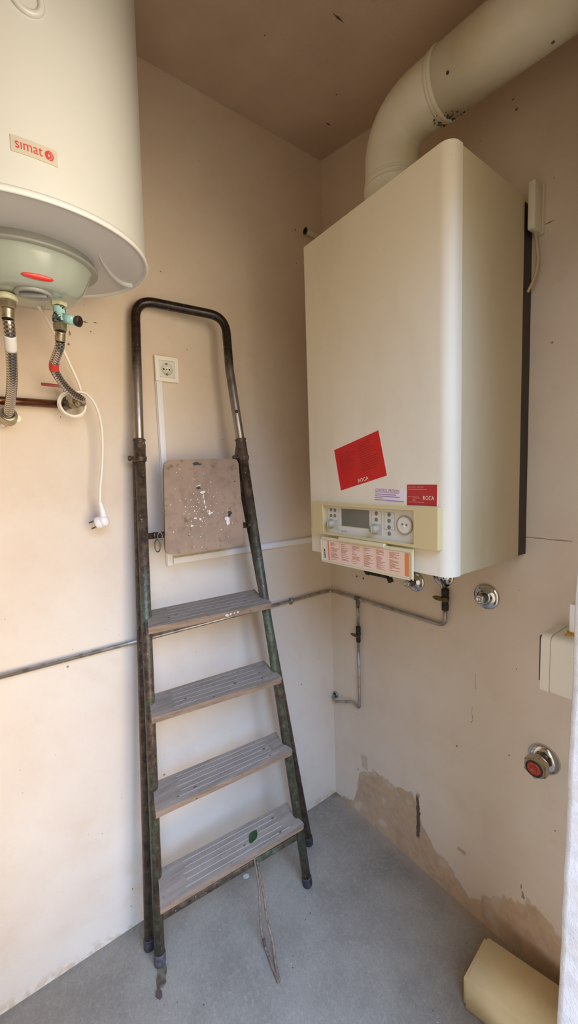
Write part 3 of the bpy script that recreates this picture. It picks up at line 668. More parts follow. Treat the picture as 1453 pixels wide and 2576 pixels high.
# flap with leaflet
fo = .019
ft = [B(805.5,1349,fo), B(1037.5,1383,fo), B(1037.5,1461.5,fo), B(810,1411.5,fo)]
nF = V((0,-1,0))
b = MB(); b.slab(ft, -nF, .004)
e = .012
for u0,u1,v0,v1 in ((0,1,0,.045),(0,.012,0,1),(.985,1,0,1),(0,1,.90,1)): b.slab(sub(ft,u0,u1,v0,v1), nF, .002)
fl = b.build('drop_down_flap', m_flap, bo); lab(fl, 'open cream flap hanging below the control panel, printed leaflet inside')
hg = [B(854,1351,.02), B(967,1368,.02), B(967,1376,.02), B(854,1359,.02)]
b = MB(); b.slab(hg, V((0,-1,0)), .006); b.slab(hg, V((0,1,0)), .012); b.build('flap_hinge', m_flap, fl)
lf = sub(ft, .03, .975, .07, .88); b = MB(); fb = bil(lf)
def pq(u0,u1,v0,v1,mi,off):
    b.mi = mi; b.quad([fb(u0,v0)+nF*off, fb(u1,v0)+nF*off, fb(u1,v1)+nF*off, fb(u0,v1)+nF*off])
pq(0,1,0,1,0,.0004); pq(.045,.955,.02,.98,1,.0006); cw = (.955-.12)/6
for k in range(6): pq(.105+cw*k, .105+cw*(k+.86), .04, .98, 2 if k < 5 else 1, .0008)
pq(.955,.995,.05,.98,3,.0009); pq(.07,.085,.03,.98,3,.0009)
rr_ = random.Random(3)
for k in range(6):
    v = .93; ln_ = 0
    while v > .12:
        w_ = cw*.84*rr_.uniform(.25, .92); pq(.11+cw*k, .11+cw*k+w_, v-.018, v, 4, .0011); v -= .045 if rr_.random() < .75 else .085
b.build('leaflet', [m_paper, m_peach, m_peach2, m_orange, m_otext], fl, normals=False)
b = MB()
for v0_, v1_ in ((.12,.20),(.22,.34),(.36,.42),(.44,.56)): b.quad([p_ + nF*.0009 for p_ in sub(lf, .012, .026, v0_, v1_)])
b.build('fine_print', m_ink, fl, normals=False)
# stickers on the front cover
def sticker(name, label, pxs, m, edge=None):
    q = [B(*p_) for p_ in pxs]
    b = MB(); b.slab(q, nF, .0006); o = b.build(name, m, bo); lab(o, label)
    if edge:
        cen = sum(q, V())/4; q2 = [cen + (p_-cen)*(1+edge) for p_ in q]; MB().slab(q2, nF, .0003).build('paper_border', m_pale, o)
    return o, [p_ + nF*.0006 for p_ in q]
st, sq_ = sticker('sticker', 'large tilted red sticker', ((840.5,1132.5),(951.4,1082.5),(973,1196.3),(857.5,1233.8)), m_red, .018)
b = MB()
for c_ in range(2):
    for k in range(9 if c_ == 0 else 13):
        v = .90 - k*.052 - (.06 if c_ == 0 else 0); u0 = .08+.46*c_; w_ = rr_.uniform(.22, .38); b.quad([p_ + nF*.0003 for p_ in sub(sq_, u0, u0+w_, v-.016, v)])
b.build('fine_print', m_redtext, st, normals=False)
o = tquad(sub(sq_, .42, .64, .045, .125), 'ROCA', m_whitetext, 'lettering', st)
st, sq_ = sticker('sticker', 'small pale pink paper sticker with violet text', ((943.5,1228),(1021,1232),(1017,1264),(942,1257.5)), m_pinkp)
tquad(sub(sq_, .01, .80, .72, .98), 'CONTROL PRESION', m_violet, 'lettering', st)
b = MB(); b.quad([p_ + nF*.0003 for p_ in sub(sq_, .01, .80, .66, .69)])
for k, (w_, v) in enumerate(((.72,.56),(.84,.40),(.30,.25),(.98,.09))): b.quad([p_ + nF*.0003 for p_ in sub(sq_, .01, w_, v-.07, v)])
b.build('fine_print', m_violet2, st, normals=False)
st, sq_ = sticker('sticker', 'dark red rectangular sticker', ((1023.5,1218.8),(1099.3,1219),(1098,1274),(1023.5,1270.6)), m_redcard, .025)
tquad(sub(sq_, .56, .92, .28, .47), 'ROCA', m_whitetext, 'lettering', st)
tquad(sub(sq_, .05, .56, .83, .94), 'Servicio oficial', m_pinktext, 'lettering', st)
b = MB()
for u0, u1, v in ((.05,.68,.78),(.04,.12,.43),(.16,.42,.42),(.2,.46,.36),(.2,.30,.30),(.2,.3,.24),(.04,.6,.17)): b.quad([p_ + nF*.0003 for p_ in sub(sq_, u0, u1, v-.022, v)])
b.build('fine_print', m_pinktext, st, normals=False)
# black drain pipe under the boiler
dp = lambda px, py: onp(px, py, (0,1,0), -.20)
b = MB(); b.tube(fillet([dp(917,1425), dp(919,1440), dp(975,1452), dp(983,1465)], .008), .0055, 14); b.lathe([(.0095, 0), (.0095, .016)], dp(979,1453), dp(983,1466)-dp(979,1453), 20); b.lathe([(.008, -.006), (.008, .006)], dp(925,1441), dp(975,1452)-dp(919,1440), 16)
b.build('drain_pipe', m_black, bo)

# ---- flue
fd = V((1, .029, -.062)).normalized(); f0 = V((.9, -.21, 2.53)); FRr = .0755
fx = f0 + fd*((.551-.9)/fd.x); fb0 = V((fx.x, fx.y, bz1+.0005))
fu = thing('flue_pipe', 'fat cream flue duct bending out of the boiler top along the right wall', 'pipe', fb0)
pth = fillet([fb0 + V((0,0,.055)), fx, fx + fd*.30], .15, 16); cut = fx + fd*.165
ip = [p_ for p_ in pth if (p_-cut).dot(fd) < 0] + [cut]
el = MB(); el.tube(ip, FRr, 64, cap=True)
MB().lathe([(FRr+.0025, 0), (FRr+.0025, .108), (FRr+.0045, .110), (FRr+.0055, .114), (FRr+.0035, .118), (FRr-.001, .120)], fb0, (0,0,1), 64).build('collar', m_duct, fu)
MB().lathe([(FRr-.001, -.004), (FRr+.002, -.003), (FRr+.0035, .001), (FRr+.002, .004), (FRr+.001, .006), (FRr+.0025, .009), (FRr+.002, .012), (FRr-.001, .014)], fb0 + V((0,0,.126)), (0,0,1), 64).build('bead', m_duct, fu)
MB().lathe([(FRr-.001, -.010), (FRr+.0025, -.008), (FRr+.003, -.003), (FRr+.002, 0), (FRr+.005, .003), (FRr+.0055, .007), (FRr+.003, .011), (FRr-.001, .012)], cut, fd, 64).build('bead', m_duct, fu)
end_t = (XF+.10-cut.x)/fd.x
MB().tube([cut, cut + fd*end_t], FRr+.0015, 64).build('straight_duct', m_duct, fu)
dn = (V((0,0,-1)) - fd*(-fd.z)).normalized(); rg = random.Random(5)
sd = fd.cross(dn); el.mi = 1
for k in range(60):     # sooty sealant under the joint
    a_ = rg.gauss(.25, .22); q = cut + fd*(rg.choice((-.013, .014)) + rg.gauss(0, .005) + (.02 if rg.random() < .15 else 0)) + (dn*math.cos(a_) + sd*math.sin(a_))*(FRr+.0012)
    t_ = bmesh.new(); bmesh.ops.create_icosphere(t_, subdivisions=1, radius=rg.uniform(.0012, .0036)); el.merge(t_, M.Translation(q), True)
el.build('elbow', [m_duct, m_seal], fu)
for px in ((1125,183), (1390,106)):
    for s_ in range(1):
        o_, dr = CAM-f0, ray(*px); A_ = dr - fd*dr.dot(fd); B_ = o_ - fd*o_.dot(fd); a_ = A_.dot(A_); b_2 = 2*A_.dot(B_); c_2 = B_.dot(B_)-(FRr+.0015)**2
        t_ = (-b_2-math.sqrt(b_2*b_2-4*a_*c_2))/2/a_; p_ = CAM + dr*t_; nr = (p_-f0); nr = (nr - fd*nr.dot(fd)).normalized()
        MB().lathe([(.0035, -.001), (.0035, .001), (.002, .0018), (.0005, .002)], p_, nr, 12, False).build('rivet', m_seal, fu)
# ---- gas pipe run
zg = 1.0171; GR = .0072; go = .0125
tee = R(899, 1506, go); up_ = R(1119, 1560, go).x
gp = thing('gas_pipe', 'thin grey gas pipe running round the room corner below the boiler, with a dropped branch', 'pipe', (go, -.3, zg))
rise0 = V((up_, -go, zg)); rise1 = R(1121, 1534, go); rise1 = V((up_, -go, rise1.z))
b = MB(); b.tube(fillet([V((go, YB+.01, zg)), V((go, -go, zg)), rise0, rise1], .03, 8), GR, 16); b.build('main_run', m_gas, gp)
tx = tee.x; v1t = R(900,1577,go).z; v1b = R(902,1614,go).z; bot = R(902,1782,go).z
hole = R(843, 1746, 0); hole.x = max(hole.x, .0165)
b = MB(); b.tube([V((tx, -go, zg)), V((tx, -go, v1t))], GR*.85, 16)
b.tube(fillet([V((tx, -go, v1b)), V((tx, -go, bot)), V((tx-.045, -go, bot+.012)), V((hole.x+.02, -.026, hole.z-.016)), V((hole.x, -.020, hole.z-.006)), V((hole.x, .004, hole.z))], .016, 8), GR*.85, 16); b.build('branch', m_gas, gp)
b = MB(); b.lathe([(GR*1.25, -.014), (GR*1.3, -.012), (GR*1.3, .012), (GR*1.25, .014)], V((tx, -go, zg)), (1,0,0), 20); b.lathe([(GR*1.2, 0), (GR*1.2, .022), (GR*.9, .04)], V((tx, -go, zg)), (0,0,-1), 20); b.build('tee', m_gasdark, gp)
cy_ = L(733,1511,go).y
b = MB(); b.lathe([(GR*1.25, -.006), (GR*1.25, .006)], V((go, cy_, zg)), (0,1,0), 20); b.box((0, cy_-.006, zg-.016), (go, cy_+.006, zg+.010)); b.build('pipe_clip', m_gas, gp)
def gas_valve(label, x, zt_, zb_, hz, loc_px, big):
    t = thing('gas_valve', label, 'valve', (x, -go, zb_), 'gas shut-off valves'); h = zt_-zb_
    b = MB(); b.lathe([(.0075*big, 0), (.0105*big, .001), (.0105*big, h*.30), (.0085*big, h*.33), (.012*big, h*.45), (.012*big, h*.62), (.009*big, h*.68), (.0115*big, h*.72), (.0115*big, h*.95), (.008*big, h)], V((x, -go, zb_)), (0,0,1), 24); b.build('valve_body', m_black, t)
    zc = zb_+h*hz; b = MB(); b.tube([V((x, -go, zc)), V((x, -go-.022*big, zc))], .0045*big, 12)
    # butterfly handle: two wings
    for s_, ln in ((-1, .034), (1, .022)):
        pts = [V((x + s_*d_*ln*big, -go-.02*big, zc + w_*.009*big)) for d_, w_ in ((0,.5),(.3,.9),(.7,.8),(1,.1),(.7,-.6),(.3,-.7),(0,-.5))]
        b.prism(pts, (0, .004, 0))
    b.build('butterfly_handle', m_brass, t); return t
gas_valve('black gas valve with brass handle on the dropped branch in the corner', tx, v1t+.004, v1b-.002, .45, None, .9)
vt = R(1120,1480,go).z
gas_valve('black gas valve with brass handle right under the boiler', up_, vt, rise1.z-.002, .55, None, 1.1)
o = MB().lathe([(.0155, .0), (.0155, .006), (.013, .008), (.0115, .0085), (.0115, .001)], V((hole.x, 0, hole.z)), (0,-1,0), 28, False, False).build('pipe_sleeve', m_gas, gp)
MB().lathe([(.0118, .002), (.001, .002)], V((hole.x, 0, hole.z)), (0,-1,0), 24, False).build('sleeve_opening', m_hole, o)

# ---- chrome escutcheons
def escutcheon(label, px, rpx, stub):
    c = R(*px); r = prad(c, rpx)*1.08; t = thing('pipe_escutcheon', label, 'pipe cover', c, 'chrome pipe covers on the right wall')
    MB().lathe([(r, -.003), (r, .003), (r*.96, .006), (r*.80, .007), (r*.45, .013), (r*.42, .016), (.004, .016)], c, (0,-1,0), 48, False).build('flange', m_chrome, t)
    if stub: 
        MB().lathe([(r*.36, .015), (r*.36, stub*.6), (r*.30, stub*.62), (r*.30, stub)], c, (0,-1,0), 24, False).build('stub', m_steelold, t)
        MB().lathe([(r*.34, stub-.006), (r*.34, stub), (r*.2, stub+.003), (r*.18, stub+.001), (.001, stub+.001)], c, (0,-1,0), 24, False).build('end_cap', m_chrome, t)
    return t
escutcheon('round chrome pipe cover with capped stub right of the boiler underside', (1224,1500), 30, .045)
escutcheon('round chrome pipe cover half hidden behind the hanging leaflet flap', (1045,1462), 24, .055)
t_ = escutcheon('round chrome pipe cover under the boiler corner, above the gas valve', (1115,1447), 27, 0)
b = MB(); vx = R(1115,1447); b.tube([V((vx.x, -.012, vx.z-.01)), V((up_, -go, vt-.004))], .0055, 14); b.build('nipple', m_steelold, t_)
c = R(1368,1908); r = prad(c, 34)*1.1
tp = thing('capped_pipe', 'hexagonal chrome pipe end with a red plug low on the right wall', 'pipe fitting', c)
MB().lathe([(r, -.003), (r, .004), (r*.95, .009), (r*.75, .014), (r*.5, .016), (.004, .016)], c, (0,-1,0), 48, False).build('flange', m_chrome, tp)
MB().lathe([(r*.50, .014), (r*.50, .040)], c, (0,-1,0), 32, False).build('stub', m_steelold, tp)
b = MB(); b.lathe([(r*.70, .036), (r*.74, .040), (r*.74, .062), (r*.66, .066), (r*.5, .066)], c, (0,-1,0), 6, True, True); b.build('hex_nut', m_nickel, tp)
MB().lathe([(r*.52, .0655), (r*.52, .068), (r*.44, .068), (r*.42, .066), (.001, .066)], c, (0,-1,0), 32, False).build('gasket', m_rubber, tp)
o = MB().lathe([(r*.42, .0662), (r*.40, .069), (r*.22, .069), (r*.2, .067), (.001, .067)], c, (0,-1,0), 32, False).build('plug', m_redplug, tp); lab(o, 'red plastic plug')
for px, lb_ in (((897,1450), 'left one of two small grey wall plugs under the boiler'), ((913.5,1455), 'right one of two small grey wall plugs under the boiler')):
    c = R(*px); tag(MB().lathe([(.004, 0), (.004, .0015), (.002, .0018), (.0018, .0005)], c, (0,-1,0), 16, False).build('wall_plug', m_gasdark), lb_, 'wall plug', 'wall plugs below the boiler')
# pipe end near the ceiling corner
p0 = onp(768, 581, (1,0,0), .03); pe = thing('pipe_end', 'short open pipe end poking from the wall at the boiler top left', 'pipe', (.03, p0.y, p0.z))
MB().tube([p0, V((.03, .002, p0.z))], .011, 20).build('tube', m_cases, pe)
MB().tube([V((.03 + .0105*math.cos(t), p0.y-.001, p0.z + .0105*math.sin(t))) for t in [2*PI*k/24 for k in range(24)]], .0028, 8, closed=True).build('end_ring', m_black, pe)
MB().lathe([(.0095, .0005), (.0005, .0005)], p0, (0,-1,0), 20, False).build('bore', m_hole, pe)

# ---- slim box at the upper right of the boiler
xr = R(1371, 520).x; lo_, hi_ = 0.0, .2
for _ in range(40):
    m_ = (lo_+hi_)/2
    if R(1346, 520, m_).x < xr: lo_ = m_
    else: hi_ = m_
dj = (lo_+hi_)/2; jl = R(1325.5, 520, dj).x; jz0 = R(1348, 568, dj).z; jz1 = R(1346, 446, dj).z
jb = thing('cable_box', 'slim upright off-white cable box on the wall right of the boiler', 'cable box', ((jl+xr)/2, 0, jz0))
b = MB(); b.box((jl, -dj, jz0), (xr-.001, -.012, jz1), None, .004); b.build('cover', m_jbox, jb); MB().box((jl-.001, -.013, jz0-.002), (xr+.001, 0, jz1+.001)).build('base', m_jbox, jb)
xm = (jl+xr)/2; cp = [V((xm, -dj*.55, jz0+.004)), R(1350,620,.035), R(1352,660,.03), R(1343,700,.03), R(1326,735,.03)]
tag(MB().tube(spline(cp, 10), .0038, 12).build('cable', m_cord2), 'beige cable curving from the slim box in behind the boiler', 'cable')

# ---- box by the doorway
b0 = onp(1360,1600,(0,1,0),-.20); b1 = onp(1362,1735,(0,1,0),-.20); bs = onp(1383,1605,(0,1,0),-.20); bx_ = b0.x; z0_ = b1.z; z1_ = b0.z+.006; xs = bs.x
jt = thing('junction_box', 'off-white plastic box with yellow foam on top beside the doorway', 'electrical box', ((bx_+XF)/2, -.14, z0_))
YJ0, YJ1 = -.20, -.09
b = MB(); rr2 = .018
def rbox(x0, x1, in_):
    a0, a1, c0_, c1_ = YJ0+in_, YJ1-in_, z0_+in_, z1_-in_; ol = []
    for cy2, cz2, s in ((a0+rr2, c1_-rr2, 1), (a1-rr2, c1_-rr2, 0)):
        for k in range(9):
            t = (PI - PI/2*k/8) if s else (PI/2 - PI/2*k/8); ol.append(V((x0, cy2 + rr2*math.cos(t), cz2 + rr2*math.sin(t))))
    ol += [V((x0, a1, c0_)), V((x0, a0, c0_))]; return ol
b.prism(rbox(xs+.0018, XF, .0015), (XF-xs-.0018, 0, 0)); b.build('base', m_jbox, jt)
b = MB(); b.prism(rbox(bx_, xs, 0), (xs-bx_, 0, 0)); b.prism(rbox(xs, xs+.002, .004), (.002, 0, 0)); b.build('lid', m_jbox, jt)
b = MB(); b.box((bx_-.0028, YJ0+.0006, z0_+.022), (bx_, YJ1-.006, z1_-.006)); b.build('front_gasket', m_dark, jt)
b = MB(); rg = random.Random(9)
for k in range(40):
    t_ = bmesh.new(); bmesh.ops.create_icosphere(t_, subdivisions=1, radius=rg.uniform(.006, .012)); b.merge(t_, M.Translation((rg.uniform(xs+.022, XF-.01), rg.uniform(YJ0+.035, YJ1-.02), z1_-.004)), True)
b.build('foam_filling', m_stain, jt)
ct = onp(1440,1515,(0,1,0),-.13); cb = onp(1436,1570,(0,1,0),-.13)
tag(MB().box((ct.x-.0, -.15, z1_+.004), (XF, -.115, ct.z), None, .002).build('cable_trunking', m_trunk), 'short white cable trunking above the yellow-stained box by the doorway', 'trunking')

# ---- cream foam block on the floor
fz = .10; k0, k1, k2 = F(1162,2458.6,fz), F(1221,2347,fz), F(1314,2576,fz)
ex = (k2-k0).normalized(); ey = V((-ex.y, ex.x, 0)); dpt = (k1-k0).dot(ey)
sh = (k1-k0).dot(ex)
b = MB(); t_ = bmesh.new(); bmesh.ops.create_cube(t_, size=1); ln_ = .27
for v in t_.verts: v.co = V(((v.co.x+.5)*ln_ + (sh if v.co.y > 0 else 0)*(1 if v.co.x < 0 else 0), (v.co.y+.5)*dpt, (v.co.z+.5)*fz))
bmesh.ops.bevel(t_, geom=[e for e in t_.edges], offset=.010, segments=3, affect='EDGES')
mm = M((ex, ey, V((0,0,1)))).transposed().to_4x4(); mm.translation = V((k0.x, k0.y, 0)); b.merge(t_, mm, True)
tag(b.build('foam_block', m_foam), 'cream foam block lying on the floor against the right wall', 'block')

# ---- step ladder
LN = V((.98007553, -.18526948, .07160409)).normalized(); LC = .33343
LU = V((.18574627, .98259774, 0)); LFW = V((LN.x, LN.y, 0)).normalized()
P_ = lambda px, py, d=0.0: onp(px, py, LN, LC+d)
la = thing('step_ladder', 'old folding step ladder with paint-chipped rails leaning on the left wall', 'ladder', (.2, -.657, 0))
TR_ = .0158
fL0, fL1 = P_(402,2415), P_(351,1128); fR0, fR1 = P_(773,2222), P_(608,1128)
def foot(rail, p0, p1, m, r=TR_):
    d = (p1-p0).normalized(); e_ = p0.copy(); e_ = p0 - d*(p0.z/d.z if False else 0)
    MB().lathe([(r*.7, -.002), (r*1.1, .002), (r*1.17, .010), (r*1.17, .034), (r*1.08, .038)], e_, d, 28).build('rubber_foot', m, rail)
def floorfix(p, q):   # slide p along the rail to the floor
    d = (q-p).normalized(); return p + d*((.003-p.z)/d.z)
fL0 = floorfix(fL0, fL1); fR0 = floorfix(fR0, fR1)
rl = MB().tube([fL0, fL1], TR_, 24).build('front_rail', m_railf, la); foot(rl, fL0, fL1, m_rubberL)
rr3 = MB().tube([fR0, fR1], TR_, 24).build('front_rail', m_railf, la); foot(rr3, fR0, fR1, m_rubber)
bL0 = F(376,2384,.006); bL1 = P_(346,1160,-.038); bR0 = F(777,2122,.006); bR1 = P_(598,1150,-.038)
o = MB().tube([bL0, bL1], TR_, 24).build('rear_leg', m_railr, la); foot(o, bL0, bL1, m_rubber)
o = MB().tube([bR0, bR1], TR_, 24).build('rear_leg', m_railr, la); foot(o, bR0, bR1, m_rubber)
hpts = [P_(352,1150), P_(350,1120), P_(338.5,752), P_(566,797.5), P_(577,930), P_(605,1112), P_(611,1150)]
MB().tube(fillet(hpts, .062, 10), .0150, 24).build('handle_hoop', m_handle, la)
for a, c in ((P_(349.5,1104), P_(352.5,1162)), (P_(604,1103), P_(613,1160))):
    d = c-a; ln_ = d.length
    b = MB(); b.lathe([(.0165, 0), (.0195, .002), (.0195, .007), (.0175, .009), (.0175, .014), (.0190, .016), (.0180, ln_*.75), (.0205, ln_*.78), (.0205, ln_*.90), (.0185, ln_*.92), (.0195, ln_*.97), (.0165, ln_)], a, d, 28)
    cl_ = b.build('collar', m_collar, la)
    p_ = a + d*.82; b = MB(); s_ = -1
    b.tube([p_ - LU*.014, p_ - LU*.030 - LN*.015], .006, 12); b.lathe([(.0085, 0), (.0085, .007), (.006, .009)], p_ - LU*.026 - LN*.012, -LU, 12); b.build('pivot_bolt', m_collar, cl_)
b = MB(); q_ = [P_(600,1112,-.006), P_(606,1112,-.006), P_(614,1158,-.006), P_(594,1158,-.006)]; b.prism(q_, -LN*.03); b.build('hinge_plate', m_collar, la)
q_ = P_(595, 1035, .0150); b = MB(); b.lathe([(.0055, -.004), (.0055, .0008), (.0005, .001)], q_, LN, 12); b.build('pin_hole', m_black, la)
TAU = math.radians(12); SN = V((0,0,1))*math.cos(TAU) + LFW*math.sin(TAU)
steps = [((377.5,1535),(639.5,1482),(654.6,1497.5),(685,1516),(373,1580)),
 ((383,1747),(663,1661),(680,1679),(711,1704),(381,1807)),
 ((393,1965),(694,1841),(707,1866),(738,1886),(391,2046)),
 ((406,2183),(721,2018),(737,2046),(767,2073),(403,2289))]
step_objs = []
for i, s in enumerate(steps):
    anc = P_(s[1][0]*.45 + s[3][0]*.55, s[1][1]*.45 + s[3][1]*.55); c_ = SN.dot(anc)
    Q = lambda q, cc0=c_: onp(q[0], q[1], SN, cc0)
    BLp, BRp, NR, FR_, FLp = [Q(q) for q in s]
    # the left end runs on behind the rail
    BLp = BLp - (BRp-BLp).normalized()*.012
    NL = BLp*.5 + FLp*.5
    a1, a2 = FR_ + (FLp-FR_).normalized()*.012, FR_ + (NR-FR_).normalized()*.010
    th_ = .0225
    b = MB(); ol = [BLp, BRp, NR, a2, FR_*.55 + (a1+a2)*.225, a1, FLp]; b.mi = 0
    A = [b.b.verts.new(p_) for p_ in ol]; Bv = [b.b.verts.new(p_ - SN*th_) for p_ in ol]
    b.face(A); b.mi = 1; b.face(Bv[::-1])
    for k in range(len(ol)): b.face([A[k], A[(k+1) % len(ol)], Bv[(k+1) % len(ol)], Bv[k]])
    b.mi = 2
    for k in range(5):      # pale worn grooves along the tread
        t = .14 + .17*k
        a_ = BLp*(1-t) + FLp*t; c2 = BRp*(1-t) + (FR_ if t > .5 else NR)*t if False else BRp*(1-t) + FR_*t
        d = (c2-a_); w_ = (FLp-BLp).normalized()*.0011
        a_, c2 = a_ + d*(.16 + .01*(k % 2)), a_ + d*(.86 if k != 4 else .9)
        b.quad([a_-w_+SN*.0004, c2-w_+SN*.0004, c2+w_+SN*.0004, a_+w_+SN*.0004])
    b.mi = 3
    if i == 0:
        rg2 = random.Random(4); fe = bil([FLp - SN*.001, FR_ - SN*.001, FR_ - SN*.02, FLp - SN*.02]); nf = (FLp-BLp).normalized(); uu = (FR_-FLp).normalized()
        for u, v, sz in ((.60,.4,.006),(.63,.5,.004),(.66,.55,.003),(.69,.6,.004),(.61,.3,.004)):
            q = fe(u, v) + nf*.0006
            b.face([b.b.verts.new(q + uu*math.cos(t)*sz*rg2.uniform(.7,1.3) + SN*math.sin(t)*sz*.8*rg2.uniform(.7,1.3)) for t in [2*PI*k/9 for k in range(9)]])
    rgs = random.Random(20+i); b.mi = 4
    for k in range(5):      # dark spots on the tread
        u, v = rgs.uniform(.12,.88), rgs.uniform(.15,.85); q = (BLp*(1-u)+BRp*u)*(1-v) + (FLp*(1-u)+FR_*u)*v + SN*.0006; sz = rgs.uniform(.0015,.0045); e1_ = (BRp-BLp).normalized(); e2_ = (FLp-BLp).normalized()
        b.face([b.b.verts.new(q + e1_*math.cos(t)*sz*1.5*rgs.uniform(.4,1.5) + e2_*math.sin(t)*sz*.7*rgs.uniform(.4,1.5)) for t in [2*PI*k2/9 for k2 in range(9)]])
    so_ = b.build('step', [m_stepwood, m_steedge, m_groove, m_splash, m_crumb], la); step_objs.append(so_)
    last = (BLp, BRp, FR_, FLp, Q)
b = MB(); g0, g1 = P_(408,2306,.004), P_(744,2106,.004); d = (g1-g0).normalized(); mm = M((d, LN, d.cross(LN)*-1)).transposed().to_4x4(); mm.translation = g0
b.box((0, -.004, -.011), ((g1-g0).length, .004, .011), mm, .0015); b.build('bottom_brace', m_brace, la)
# platform board
bq = [P_(411.5,1157,.012), P_(599,1154,.012), P_(614.5,1371,.012), P_(415.5,1397,.012)]
def rq(q, r, n=6):
    out = []
    for i in range(4):
        p, a, c = q[i], q[i-1], q[(i+1) % 4]; A = p + (a-p).normalized()*r; Cc = p + (c-p).normalized()*r
        for k in range(n+1): t = k/n; out.append(A*(1-t)**2 + p*2*t*(1-t) + Cc*t*t)
    return out
b = MB(); b.prism(rq(bq, .022), -LN*.018)
fq2 = bil(bq)
def blob(b, u, v, ru, rv, rg, k=14, off=.0005, ang=0):
    vs = []
    for i in range(k):
        t = 2*PI*i/k; r_ = rg.uniform(.6, 1.25); x_, y_ = ru*math.cos(t)*r_, rv*math.sin(t)*r_
        vs.append(b.b.verts.new(fq2(u + x_*math.cos(ang)-y_*math.sin(ang), v + x_*math.sin(ang)+y_*math.cos(ang)) + LN*off))
    b.face(vs)
rg = random.Random(12); b.mi = 1
for u, v, a_, c_, an in ((.485,.64,.035,.018,0),(.49,.59,.010,.03,0),(.50,.53,.008,.035,.1),(.515,.47,.007,.02,0),(.42,.70,.025,.006,0),(.44,.715,.03,.005,.2),(.33,.28,.02,.014,0),(.57,.40,.03,.01,.3),(.56,.42,.012,.02,.2),(.80,.30,.022,.05,0),(.77,.33,.012,.02,0),(.44,.345,.018,.012,0),(.38,.36,.02,.01,0),(.37,.44,.008,.012,0)): blob(b, u, v, a_, c_, rg, ang=an)
for k in range(80): blob(b, rg.gauss(.45,.18) % 1, min(.95, max(.05, rg.gauss(.48,.16))), rg.uniform(.003,.008), rg.uniform(.003,.007), rg, 6)
b.mi = 2
for u, v, a_, c_ in ((.83,.385,.03,.028),(.82,.36,.018,.02),(.43,.69,.03,.018),(.41,.955,.05,.018),(.46,.945,.03,.01)): blob(b, u, v, a_, c_, rg, off=.0007)
pb = b.build('platform_board', [m_board, m_splash, m_blackpaint], la)
# cross bar carrying the board, hook and rings
x0_, x1_ = P_(366,1350,-.016), P_(640,1318,-.016)
xb = MB().tube([x0_, x1_], .0105, 16).build('cross_bar', m_brace, la)
def ring(b, c, r1, r2, U, W, wr): b.tube([c + U*r1*math.cos(t) + W*r2*math.sin(t) for t in [2*PI*k/24 for k in range(24)]], wr, 8, closed=True)
b = MB(); ring(b, P_(396,1373,.002), .010, .020, (LU*.7+LN*.6).normalized(), V((0,0,1)), .0020); ring(b, P_(402,1350,.004), .007, .014, LU, V((0,0,1)), .0024); ring(b, P_(388,1347,.0), .008, .010, LN, V((0,0,1)), .002); b.build('hook_ring', m_steelold, xb)
b = MB(); q = P_(628,1320,.0); b.box(q - V((.01,.012,.006)), q + V((.01,.012,.006)), None, .002); b.build('bracket', m_black, xb)
# leaf on the bottom step
BLp, BRp, FR_, FLp, Q = last
lc = Q((637,2107)); tip, tail = Q((645,2090)), Q((629,2124)); ax = tip-tail; sd = SN.cross(ax).normalized(); b = MB(); n = 14; hw = .0125
mid = []; le = []; re = []
for k in range(n+1):
    t = k/n; w_ = hw*math.sin(PI*min(1, t*1.02+.03))**.8*(1 + (.12 if k % 2 else 0)); c = tail + ax*t + SN*(.003 + .004*math.sin(PI*t))
    mid.append(b.b.verts.new(c)); le.append(b.b.verts.new(c + sd*w_ + SN*.003)); re.append(b.b.verts.new(c - sd*w_ + SN*.003))
for k in range(n):
    b.face([mid[k], mid[k+1], le[k+1], le[k]], True); b.face([mid[k], re[k], re[k+1], mid[k+1]], True)
tag(b.build('leaf', m_leaf), 'small dark green leaf lying on the lowest ladder step', 'leaf')
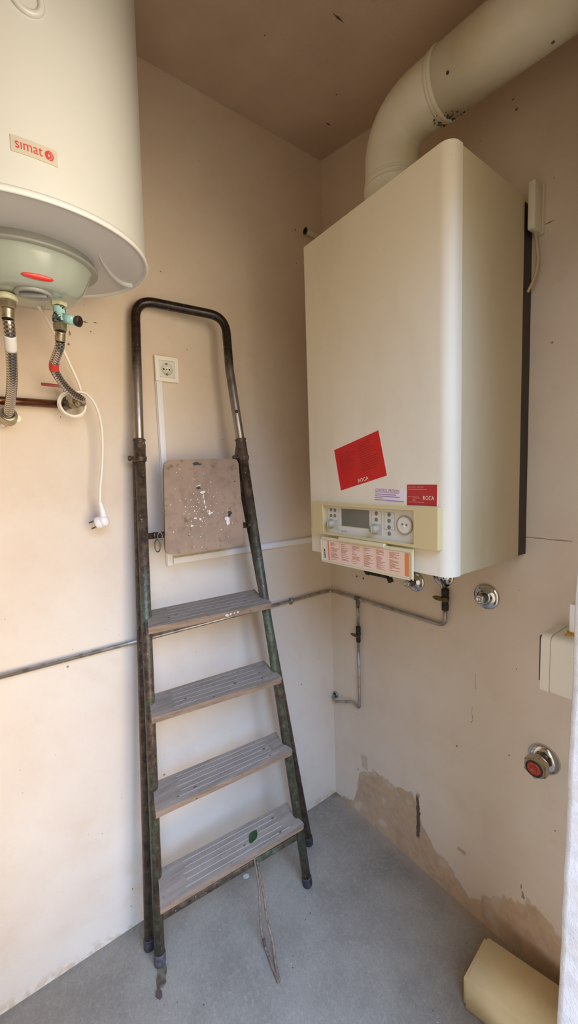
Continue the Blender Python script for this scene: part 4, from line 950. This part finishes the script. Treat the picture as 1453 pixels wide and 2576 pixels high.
# cord tied to the bottom brace
t0 = P_(641,2168,.012)
rp = thing('cord', 'two-stranded brown cord hanging from the ladder brace down to the floor', 'cord', F(690,2440))
def rope(pts): return spline(pts, 8)
sA = [t0, F(652,2240,.15), F(655,2320,.07), F(665,2375,.015), F(688,2440,.006), F(700,2472,.006)]
sB = [t0 + V((.004,.006,.004)), F(663,2250,.15), F(671,2310,.09), F(686,2372,.03), F(693,2425,.007), F(702,2470,.006)]
MB().tube(rope(sA), .0042, 10).build('strand', m_rope, rp); MB().tube(rope(sB), .0042, 10).build('strand', m_rope, rp)
b = MB(); ring(b, t0 - V((.006,0,0)), .008, .016, LN, d.cross(LN), .0034); b.build('knot', m_rope, rp)
MB().tube([sA[2]*.25+sA[3]*.75, sA[3]*.9+sA[4]*.1], .0042, 10).build('dark_splice', m_crumb, rp)
# scraps on the floor
def scrap(name, m, pxs, z, label, cat):
    b = MB(); ol = [F(px, py) for px, py in pxs]; b.prism([V((p.x, p.y, .0004)) for p in ol], (0, 0, z)); return tag(b.build(name, m), label, cat)
scrap('scrap', m_scrap, ((394,2430),(400,2424),(417,2425),(420,2440),(416,2462),(418,2470),(410,2484),(396,2488),(393,2470),(397,2450)), .004, 'flat olive scrap on the floor in front of the ladder foot', 'scrap')
scrap('crumb', m_crumb, ((393,2496),(400,2490),(407,2497),(408,2510),(402,2516),(396,2513),(391,2508)), .006, 'small dark brown crumb on the floor below the olive scrap', 'crumb')
scrap('paint_flake', m_flake, ((611,2205),(617,2199),(625,2200),(627,2206),(620,2211),(612,2210)), .003, 'whitish flake on the floor under the bottom ladder step', 'flake')

world()
# daylight portal in the doorway (guides sampling only)
pl = bpy.data.lights.new('doorway_daylight', 'AREA'); pl.shape = 'RECTANGLE'; pl.size = 1.05; pl.size_y = ZL; pl.cycles.is_portal = True
po = bpy.data.objects.new('doorway_daylight', pl); C.objects.link(po); po.location = (XO, -.905, ZL/2); po.rotation_euler = (PI/2, 0, PI/2)
cd = bpy.data.cameras.new('camera'); cam = bpy.data.objects.new('camera', cd); C.objects.link(cam)
cd.sensor_fit = 'VERTICAL'; cd.sensor_height = 24; cd.sensor_width = 24; cd.lens = FOC*24/2576; cd.clip_start = .01
mt = M((RT, UP, -FW)).transposed().to_4x4(); mt.translation = CAM; cam.matrix_world = mt
sc = bpy.context.scene; sc.camera = cam
sc.view_settings.view_transform = 'Standard'; sc.view_settings.look = 'None'; sc.view_settings.gamma = 1; sc.view_settings.use_curve_mapping = False
sc.view_settings.exposure = EXPO if 'EXPO' in globals() else 0.6
sc.cycles.use_denoising = True; sc.cycles.max_bounces = 10; sc.cycles.diffuse_bounces = 8
